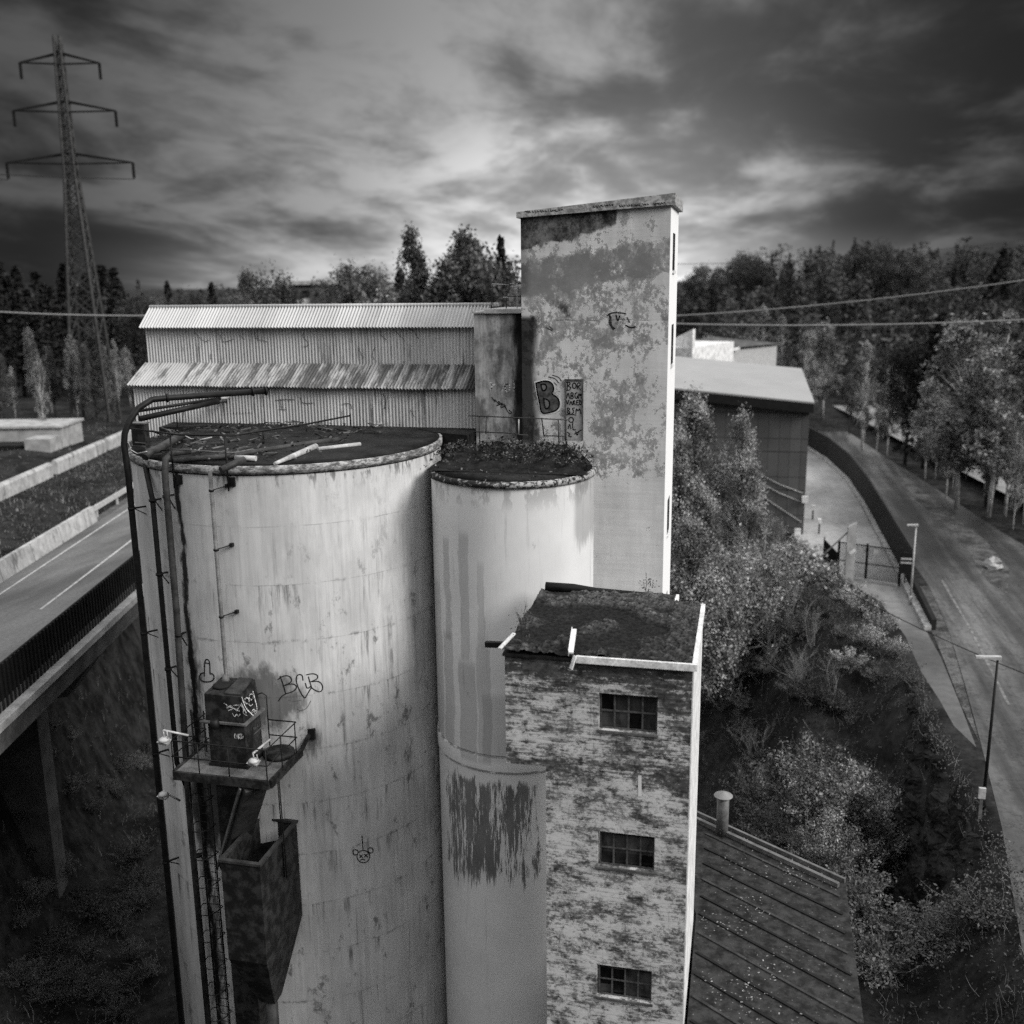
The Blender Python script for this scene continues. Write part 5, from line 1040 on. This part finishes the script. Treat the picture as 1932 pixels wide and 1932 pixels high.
proto('pal1','autumn_tree','tree',9,12,2.6,'birch',15000,.07,190,'bark','lf_pale')
proto('pal2','autumn_tree','tree',10,9,2.0,'birch',14000,.055,150,'bark','lf_pale')
proto('shr1','leafy_shrub','shrub',12,4.2,2.0,'wisp',9500,.06,62,'twig','lf_bush')
proto('shr2','leafy_shrub','shrub',13,2.2,1.4,'wisp',3400,.05,36,'twig','lf_mid')
proto('shr3','leafy_shrub','shrub',14,2.0,1.2,'wisp',3600,.045,40,'twig','lf_pale')
proto('shr4','leafy_shrub','shrub',15,1.5,1.3,'wisp',2200,.045,30,'twig','lf_wood')
proto('shr5','leafy_shrub','shrub',16,9.5,3.0,'wisp',14000,.065,80,'twig','lf_pale')
rng=random.Random(21)
def top_h(x,y,px_,py_,D): # height of a tree whose top is sighted at px
    return P(px_,py_,D=D).z-hgt(x,y)
def sight(key,px_,py_,D,label,group=None,wide=1,mul=1):
    p=P(px_,py_,D=D); h=(p.z-hgt(p.x,p.y))*mul; return plant(key,p.x,p.y,label,group,max(h,1.5),rng.uniform(0,TAU),wide)
# tall clump behind the shed
for k,(px_,py_,D,key,wd,lab) in enumerate(((792,440,92,'pop1',.75,'tall slender tree, leftmost of the clump rising behind the shed ridge'),(848,447,90,'pop1',1.05,'tallest full-crowned tree amid the clump behind the shed ridge'),(818,500,88,'pop1',1.1,'ragged tree filling the gap between the slender and tallest trees behind the shed'),(880,462,94,'bir1',.9,'loose-crowned tree behind the tallest one above the shed ridge'),(905,470,88,'rnd2',.75,'rounded dark tree beside the annex in the clump behind the shed'),(937,445,90,'con2',.42,'thin spire-topped tree rising next to the annex roof'),(925,500,92,'pop1',1.2,'low bushy tree just behind the annex railing'))):
    sight(key,px_,py_,D,lab,'trees behind the shed',wd)
far=[(265,560,150,'rnd1',1,'broad dark tree just left of the shed ridge end'),(322,530,140,'con2',.8,'small pointed spruce above the left end of the shed ridge'),(300,560,135,'rnd2',.8,'low rounded tree beside the small pointed spruce'),(352,556,140,'rnd1',.8,'low dark tree between the pointed spruce and the pale pole'),(405,532,150,'con2',.9,'dark spruce with a blunt top behind the shed ridge'),(438,548,130,'rnd2',.9,'loose grey tree right of the blunt spruce'),(470,515,135,'bir2',.8,'pale hazy birch top left of the dark round tree'),(515,518,120,'rnd1',.8,'dense dark round tree left of the flat-roofed block'),(648,492,128,'rnd2',1.1,'broad airy tree rising over the flat-roofed block'),(612,548,140,'rnd1',.7,'small dark tree behind the flat-roofed block'),(695,512,140,'rnd1',.8,'dark tree right of the airy tree over the block'),(672,540,110,'bir2',1.1,'low grey tree in front of the block, close to the shed ridge'),(712,512,118,'rnd2',1,'mid-grey tree left of the tall clump'),(742,515,120,'con2',.7,'small dark spruce left of the tall clump'),(760,508,125,'con2',.7,'second small dark spruce touching the tall clump'),(735,548,105,'bir1',1.1,'low birch at the foot of the two small spruces'),(970,535,120,'bir2',1,'thin bare-topped tree between annex and tower')]
for a in far: sight(a[3],a[0],a[1],a[2],a[5],'trees behind the shed',a[4])
# left dark conifers
for k,(px_,py_,D) in enumerate(((40,500,165),(75,512,150),(105,508,160),(128,495,150),(155,515,165),(180,500,150),(205,505,155),(220,530,150),(240,548,165),(-10,495,160),(20,520,140),(150,540,140),(90,540,135),(55,545,140))):
    sight('con1' if k%2 else 'con2',px_,py_,D,'dark spruce in the wood behind the pylon','spruces behind the pylon',1.25)
for k,(px_,py_,D) in enumerate(((45,640,112),(75,632,116),(100,655,108),(122,640,114),(55,670,104),(140,650,110),(200,640,112),(222,655,116),(168,640,120),(240,640,124),(20,650,106),(-15,640,112))):
    sight(('bir1','bir3','pop1')[k%3],px_+rng.uniform(-12,12),py_+rng.uniform(-40,45),D+rng.uniform(-9,9),'thin pale-stemmed birch in front of the dark spruces','birches behind the pylon',rng.uniform(.5,1.0))
# roadside birches on the right
def tree_d(px_):
    d=ray(px_,900); t=T1.dot(tn)/(d.x*tn.x+d.y*tn.y); return (d*t).dot(FH)
rb_=[(1836,612,78,'bir2',1.25,'large full birch at the road bend, nearest of the roadside trees'),(1685,690,92,'bir1',.85,'pale leafy birch standing alone in front of the dark gap'),(1562,610,118,'bir1',1.35,'broad pale birch just beyond the hall roof corner'),(1445,582,150,'bir3',1.0,'slim pale birch with a pointed top behind the hall roof'),(1480,600,155,'bir3',.9,'slim birch beside the pointed one behind the hall roof'),(1395,640,140,'bir2',1.1,'grey birch behind the house roof'),(1520,630,150,'bir2',1.1,'mid-grey birch over the hall roof end'),(1640,650,110,'bir3',1.0,'narrow birch with bare lower trunk beside the road'),(1725,640,104,'rnd1',.8,'dark round tree behind the lone pale birch'),(1765,590,112,'con1',1.0,'dark spruce between the lone birch and the large birch'),(1900,600,88,'bir3',1.1,'grey birch at the picture edge behind the large birch'),(1760,720,90,'bir2',.8,'low leafy birch right of the lone pale birch'),(1800,760,84,'bir1',.8,'low grey birch left of the large birch'),(1885,700,74,'rnd2',.8,'dense dark tree under the large birch beside the road'),(1610,700,112,'rnd2',.7,'small grey tree at the road bend behind the wall'),(1660,760,104,'bir3',.8,'short pale-stemmed birch beside the far road'),(1925,680,80,'bir1',.9,'birch cut by the picture edge beside the road'),(1365,660,140,'rnd2',.9,'round grey tree right of the house roof'),(1330,640,150,'bir2',1,'pale tree behind the house ridge'),(1425,650,145,'rnd2',.8,'leafy grey tree behind the hall ridge')]
for a in rb_:
    D_=a[2]
    if a[0]>1530: D_=max(D_,tree_d(a[0])+rng.uniform(2,10))
    sight(a[3],a[0],a[1],D_,a[5],'trees beyond the right-hand road',a[4])
for px_,py_,D_,ky,lab in ((1650,462,235,'rnd1','domed dark tree standing highest on the crest of the hill'),(1742,472,230,'rnd2','dark tree on the hill crest right of the domed one'),(1405,482,250,'rnd1','rounded tree on the hill crest above the house roof'),(1520,500,245,'con2','narrow dark spruce breaking the hill crest above the hall roof end'),(1885,468,200,'con1','tall dark spruce on the hill crest at the picture edge'),(1330,497,255,'rnd2','bushy crest tree just right of the tower top window')):
    sight(ky,px_,py_,D_,lab,'trees on the hill crest',1.1)
for k in range(40): # slim trunks lining the road
    u=rng.uniform(0,1); p=T1.lerp(T2,u*1.35-.1)+tn*rng.uniform(1.5,11); plant(('bir3','bir1')[k%2],p.x,p.y,'slim young birch in the dark row along the road edge','young birches lining the road',rng.uniform(5,10),rng.uniform(0,TAU),.55)
# wood on the hill, one mass
def wood(name,label,n,x0,x1,d0,d1,ok,h0,h1,seed,nq):
    mb=MB(); tb=MB(); wr=random.Random(seed)
    for k in range(n):
        px_=wr.uniform(x0,x1); D=math.sqrt(wr.uniform(d0*d0,d1*d1)); p=P(px_,600,D=D)
        if not ok(p,px_): continue
        z0=hgt(p.x,p.y); h=wr.uniform(h0,h1)*wr.choice([.55,.8,1,1,1.12]); kind=wr.random(); ww=h*wr.uniform(.1,.3)
        tb.tube([(p.x,p.y,z0-.5),(p.x,p.y,z0+h*.8)],[.2,.05],4,False)
        for i in range(nq):
            t=wr.uniform(.15,1)
            rad=ww*((1-t)*1.1+.05 if kind<.35 else math.sqrt(max(0,1-((t-.55)/.5)**2)))*math.sqrt(wr.random()); a=wr.uniform(0,TAU)
            quadleaf(mb,wr,V((p.x+rad*math.cos(a),p.y+rad*math.sin(a),z0+h*t)),wr.uniform(.3,.62),.2)
    o=mb.build(name,M['lf_wood']); o['kind']='stuff'; o['label']=label; o['category']='wood'
    tb.build('trunks',M['bark'],o)
wood('hillside_wood','dense dark mixed wood covering the hill beyond the road',760,1180,2150,125,340,lambda p,px:(V((p.x,p.y,0))-T1).dot(tn)>14 or p.y>165,9,14.5,77,190)
wood('distant_wood','distant dark treeline along the horizon behind the shed',260,-350,1000,170,300,lambda p,px:True,9,14.5,78,150)
# thicket between tower and yard
def ground(px_,py_):
    d=ray(px_,py_); t=25/d.dot(FH); st=.4/d.dot(FH)
    while t*d.dot(FH)<200:
        p=EYE+d*t
        if p.z<hgt(p.x,p.y): return p
        t+=st
    return p
near=[(1310,752,70,'pal1',.8,'tall bushy pale-leaved tree against the hall wall, touching the tower edge'),(1402,788,68,'pal2',.6,'bright slim pale-leaved tree standing out before the dark hall'),(1284,830,64,'pal1',.7,'pale leafy tree hugging the tower edge below the tall one'),(1336,935,64,'pal1',.7,'broad pale-leaved tree below and left of the bright slim one'),(1416,955,66,'pal2',.9,'rounded pale tree at the foot of the bright slim one'),(1462,965,68,'shr5',1.0,'small pale bush nearest the hall corner'),(1305,985,57,'pal2',.9,'dense pale tree in the middle of the thicket beside the tower'),(1375,1000,60,'shr5',1.0,'wide pale bush above the dark hollow'),(1440,1000,62,'shr5',1.1,'feathery bush between the slim tree and the hall yard'),(1480,1015,64,'shr3',1.3,'fine-leaved bush above the yard fence')]
for a in near: sight(a[3],a[0],a[1],a[2],a[5],'thicket between tower and yard',a[4])
bush=[(1290,1105,'shr1',3.4,1,'dense shrub tight against the tower foot'),(1345,1120,'shr2',3,1,'dull leafy shrub below the dense pale tree'),(1500,1075,'shr3',2.4,1.2,'feathery shrub at the corner of the hall yard'),(1545,1105,'shr3',2.2,1.2,'light feathery shrub left of the yard gate'),(1590,1140,'shr3',1.9,1.2,'pale feathery shrub on the bank below the gate'),(1630,1165,'shr3',1.7,1.2,'pale feathery shrub where the bank meets the yard'),(1662,1200,'shr3',1.6,1.1,'pale low shrub on the yard edge opposite the wall end'),(1690,1245,'shr3',1.4,1,'small pale shrub at the outer lip of the bank'),(1710,1290,'shr4',1.2,1,'lowest small shrub on the lip of the bank above the rock face'),
(1540,1430,'shr1',4.3,1.0,'large glossy-leaved bush in the foreground right of the flue') if False else (1525,1560,'shr1',4.6,1.0,'large glossy-leaved bush in the foreground right of the flue'),(1610,1585,'shr1',4.0,.9,'glossy-leaved bush on the right of the large foreground bush'),(1430,1530,'shr2',2.6,1.1,'twiggy bush left of the large foreground bush'),(1450,1590,'shr2',2.2,1.2,'low bush in front of the large foreground bush'),(1650,1640,'shr1',3.4,1,'glossy bush low at the outer right of the foreground'),(1560,1660,'shr1',3.2,1,'bush at the bottom below the large foreground bush'),(1700,1690,'shr2',2.2,1.2,'dark bush at the lower right foreground'),(1620,1740,'shr2',2.4,1.2,'dark bush below the low roof edge'),(1740,1800,'shr2',2.2,1.3,'dark bush in the bottom right foreground hollow'),(1660,1850,'shr2',2.2,1.3,'dark bush nearest the bottom edge beside the low building'),(1840,1760,'shr4',1.6,1.3,'dark bush at the bottom right corner')]
for a in bush:
    p=ground(a[0],a[1]); plant(a[2],p.x,p.y,a[5],'bushes on the bank',a[3],rng.uniform(0,TAU),a[4])
for k in range(70):
    px_=rng.uniform(1285,1745); py_=rng.uniform(1120,1640)
    if py_<1090+(px_-1500)*.9 and px_>1480: continue
    hol=min(math.hypot((px_-1440)/70,(py_-1160)/60),math.hypot((px_-1560)/55,(py_-1235)/35),math.hypot((px_-1340)/45,(py_-1300)/120),math.hypot((px_-1690)/90,(py_-1450)/110),math.hypot((px_-1370)/70,(py_-1500)/70))
    if hol<1 or (px_>1700 and py_>1330): continue
    p=ground(px_,py_)
    if p.z<11.9 and p.x<6 and p.y<37 and p.x>-2.5 and (p-e0).dot(pn)>-.5: continue
    plant(('shr2','shr4','shr2','shr3')[k%4] if py_<1340 else ('shr4','shr2')[k%2],p.x,p.y,'scrubby low bush scattered over the dark bank','scrub on the dark bank',rng.uniform(.9,1.9),rng.uniform(0,TAU),1.15)
# bare shrubs
def bare(seed,h,n0,spread,rr=.012):
    rg=random.Random(seed); mb=MB()
    def br(p,d,L,r,dep):
        q=p+d*L*.5+V((rg.gauss(0,.04),rg.gauss(0,.04),0))*L; e=q+(d+V((rg.gauss(0,.14),rg.gauss(0,.14),.05))).normalized()*L*.5
        mb.tube([p,q,e],[r,r*.8,r*.55],4,False)
        if dep<=0: return
        for k in range(rg.choice([2,3,3])):
            s=p.lerp(e,rg.uniform(.35,1)); br(s,(d+V((rg.gauss(0,spread),rg.gauss(0,spread),rg.gauss(.1,.25)))).normalized(),L*rg.uniform(.45,.7),r*.5,dep-1)
    for i in range(n0): br(V((rg.gauss(0,.1),rg.gauss(0,.1),-.1)),V((rg.gauss(0,.18),rg.gauss(0,.18),1)).normalized(),h*rg.uniform(.4,.55),rr*h,3)
    return mb
def bare_at(seed,px_,py_,D,n0,lab,spread=.4,m='twig',base=None):
    p=P(px_,py_,D=D); z0=hgt(p.x,p.y) if base is None else base; h=p.z-z0; mb=bare(seed,h*.75,n0,spread)
    o=bpy.data.objects.new('bare_shrub',None); COL.objects.link(o); o.location=(p.x,p.y,z0); tag(o,lab,'shrub')
    b=mb.build('branches',M[m],None,V((0,0,0))); b.parent=o
    return o
def bare_g(seed,px_,py_,h,n0,lab,spread=.4,m='twig'):
    p=ground(px_,py_); mb=bare(seed,h*1.15,n0+2,spread,.0075)
    o=bpy.data.objects.new('bare_shrub',None); COL.objects.link(o); o.location=p; tag(o,lab,'shrub','leafless shrubs on the bank')
    b=mb.build('branches',M[m],None,V((0,0,0))); b.parent=o
    return o
bare_g(1,1485,1190,4.6,3,'leafless pale-stemmed sapling standing up from the dark hollow')
bare_g(2,1450,1250,4.2,3,'leafless grey shrub in the middle of the hollow')
bare_g(3,1530,1230,3.2,3,'leafless thin shrub right of the pale-stemmed sapling')
bare_g(9,1500,1300,3.4,3,'leafless shrub on the open slope below the hollow')
bare_g(4,1415,1440,2.8,4,'spreading leafless shrub left of the foreground bush',.6)
bare_g(5,1400,1480,2.2,4,'low tangled leafless shrub near the flue',.7)
bare_g(6,1700,1540,3.4,3,'dark leafless shrub against the black rock face',.6,'bark')
bare_g(7,1600,1375,1.6,4,'leafless roots and twigs spreading over the rock ledge',.9)
bare_g(8,1335,1180,2.6,3,'grey leafless shrub close to the tower foot',.5)
for k in range(16):
    px_,py_=rng.choice([(1420,1190),(1460,1230),(1510,1260),(1550,1300),(1390,1250),(1350,1350),(1400,1420),(1610,1330),(1660,1370),(1480,1330)]); bare_g(50+k,px_+rng.uniform(-45,45),py_+rng.uniform(-35,35),rng.uniform(1.6,3.2),3,'thin leafless shrub among the scrub on the dark bank',rng.uniform(.35,.7))
bare_g(10,1310,1420,2.4,3,'bare twiggy shrub beside the white corner of the head house',.6)
def sapling(seed,base,h,lab,nleaf):
    t=thing('sapling',base,lab,'plant'); mb=bare(seed,h*1.1,1,.3,.022); mb.v=[(x*.6+base.x,y*.6+base.y,z+base.z) for x,y,z in mb.v]; mb.build('stem',M['bark'],t)
    rg=random.Random(seed); lf=MB()
    for i in range(nleaf): quadleaf(lf,rg,base+V((rg.gauss(0,.14),rg.gauss(0,.14),rg.uniform(.05,.55)*h)),.035)
    lf.build('leaves',M['lf_mid'],t)
sapling(31,P(*c8(525,500),Z=HZ+.05),1.75,'thin bare sapling growing from the left edge of the mossy roof',60)
sapling(33,P(*c8(1350,155),Z=HZ+.05),.75,'tiny leafy sapling at the back of the mossy roof',70)

for k in range(55):
    px_=rng.uniform(30,285); py_=rng.uniform(1380,1930); p=ground(px_,py_)
    if p.z>15.5 or p.x*nV.x+p.y*nV.y<-24: continue
    plant(('shr4','shr2')[k%2],p.x,p.y,'dim weed clump on the dark slope under the viaduct','weeds under the viaduct',rng.uniform(.5,1.4),rng.uniform(0,TAU),1.2)
mb=MB()
for k in range(9000):
    l=rng.uniform(-33.2,-25.6) if k%4 else rng.uniform(-48,-34.2); p=LA(l,rng.uniform(40,118),0); z0=hgt(p.x,p.y); hh_=rng.uniform(.12,.4)*(.6+.8*abs(nz(p.x,p.y,.35,4))); a=rng.uniform(0,TAU); q=V((p.x,p.y,z0-.03)); e=V((math.cos(a),math.sin(a),0))*.05; t_=q+V((rng.gauss(0,.1),rng.gauss(0,.1),hh_)); mb.quad(q-e,q+e,t_+e*.3,t_-e*.3)
o=mb.build('grass_bank',M['lf_mid']); o['kind']='stuff'; o['label']='rough grass on the bank beyond the concrete barrier'; o['category']='grass'

# tangled undergrowth carpeting the bank and the slope under the viaduct
def carpet(name,lab,n,pick,mat,ok,tw):
    lf=MB(); st=MB(); k=0
    while k<n:
        p=pick()
        if not ok(p): k+=1; continue
        d=.5+.5*nz(p.x,p.y,.55,6)+.35*nz(p.x,p.y,1.9,2)
        k+=1
        if d<rng.random()*.75: continue
        z0=hgt(p.x,p.y); h=rng.random()**2*.75*max(.15,d)
        quadleaf(lf,rng,V((p.x,p.y,z0+h)),rng.uniform(.025,.075),.2)
        if rng.random()<tw:
            q=V((p.x,p.y,z0-.05)); e=q+V((rng.gauss(0,.22),rng.gauss(0,.22),rng.uniform(.25,.8))); st.tube([q,q.lerp(e,.5)+V((rng.gauss(0,.05),rng.gauss(0,.05),0)),e],[.012,.009,.004],3,False)
    o=lf.build(name,M[mat]); o['kind']='stuff'; o['label']=lab; o['category']='undergrowth'
    st.build('stalks',M['twig'],o)
def bank_pick():
    y=rng.uniform(27,82); x=rng.uniform(-4.5,1)+ (xe(y)+2.2) if y<30 else rng.uniform(-4,xe(y)+.6); return V((x,y,0))
carpet('undergrowth','tangled low undergrowth covering the dark bank below the yard',60000,bank_pick,'lf_wood',lambda p:not(p.x>6 and 39<p.y<48 and p.x<9) and not (p.y<37 and p.x<5.2),.07)
carpet('undergrowth','dim tangled undergrowth on the slope under the viaduct',26000,lambda:LA(rng.uniform(-23,-12),rng.uniform(18,62),0),'lf_wood',lambda p:(p.x-AX)**2+(p.y-AY)**2>32,.05)
carpet('verge_weeds','scrubby weeds along the lip of the bank beside the path',9000,lambda:(lambda y:V((xe(y)+rng.uniform(-1.6,.5),y,0)))(rng.uniform(30,80)),'lf_mid',lambda p:True,.025)

# black rock face under the lip of the bank
mb=MB(); nu,nv=150,60
for j in range(nv+1):
    for i in range(nu+1):
        y=lerp(36.5,53.5,i/nu); v=j/nv; x=xe(y)-.35-1.7*v+.5*math.sin(y*1.3)*v; z=lerp(10.95,3.2,v)
        q=V((x,y,z)); c_=MN.cell(V((x*.9,y*.8,z*1.1))); x+=.5*MN.noise(q*.8)+.05*c_+.22*abs(MN.noise(q*2.3))+.12*abs(MN.noise(q*5.1))+.06*MN.noise(q*11); z+=.35*MN.noise(q*1.1+V((5,5,5))); y+=.3*MN.noise(q*1.3+V((9,1,2)))
        mb.v.append((x,y,z if j else min(z,10.97)))
for j in range(nv):
    for i in range(nu): q=j*(nu+1)+i; mb.f.append((q,q+1,q+nu+2,q+nu+1)); mb.sm.append(False)
tag(mb.build('rock_face',simple('black_wet_rock',.014,.8,1.4,.7,.2,.5,0,.5),None,V((8,45,7))),'black rock face dropping from the lip of the bank below the path','rock')
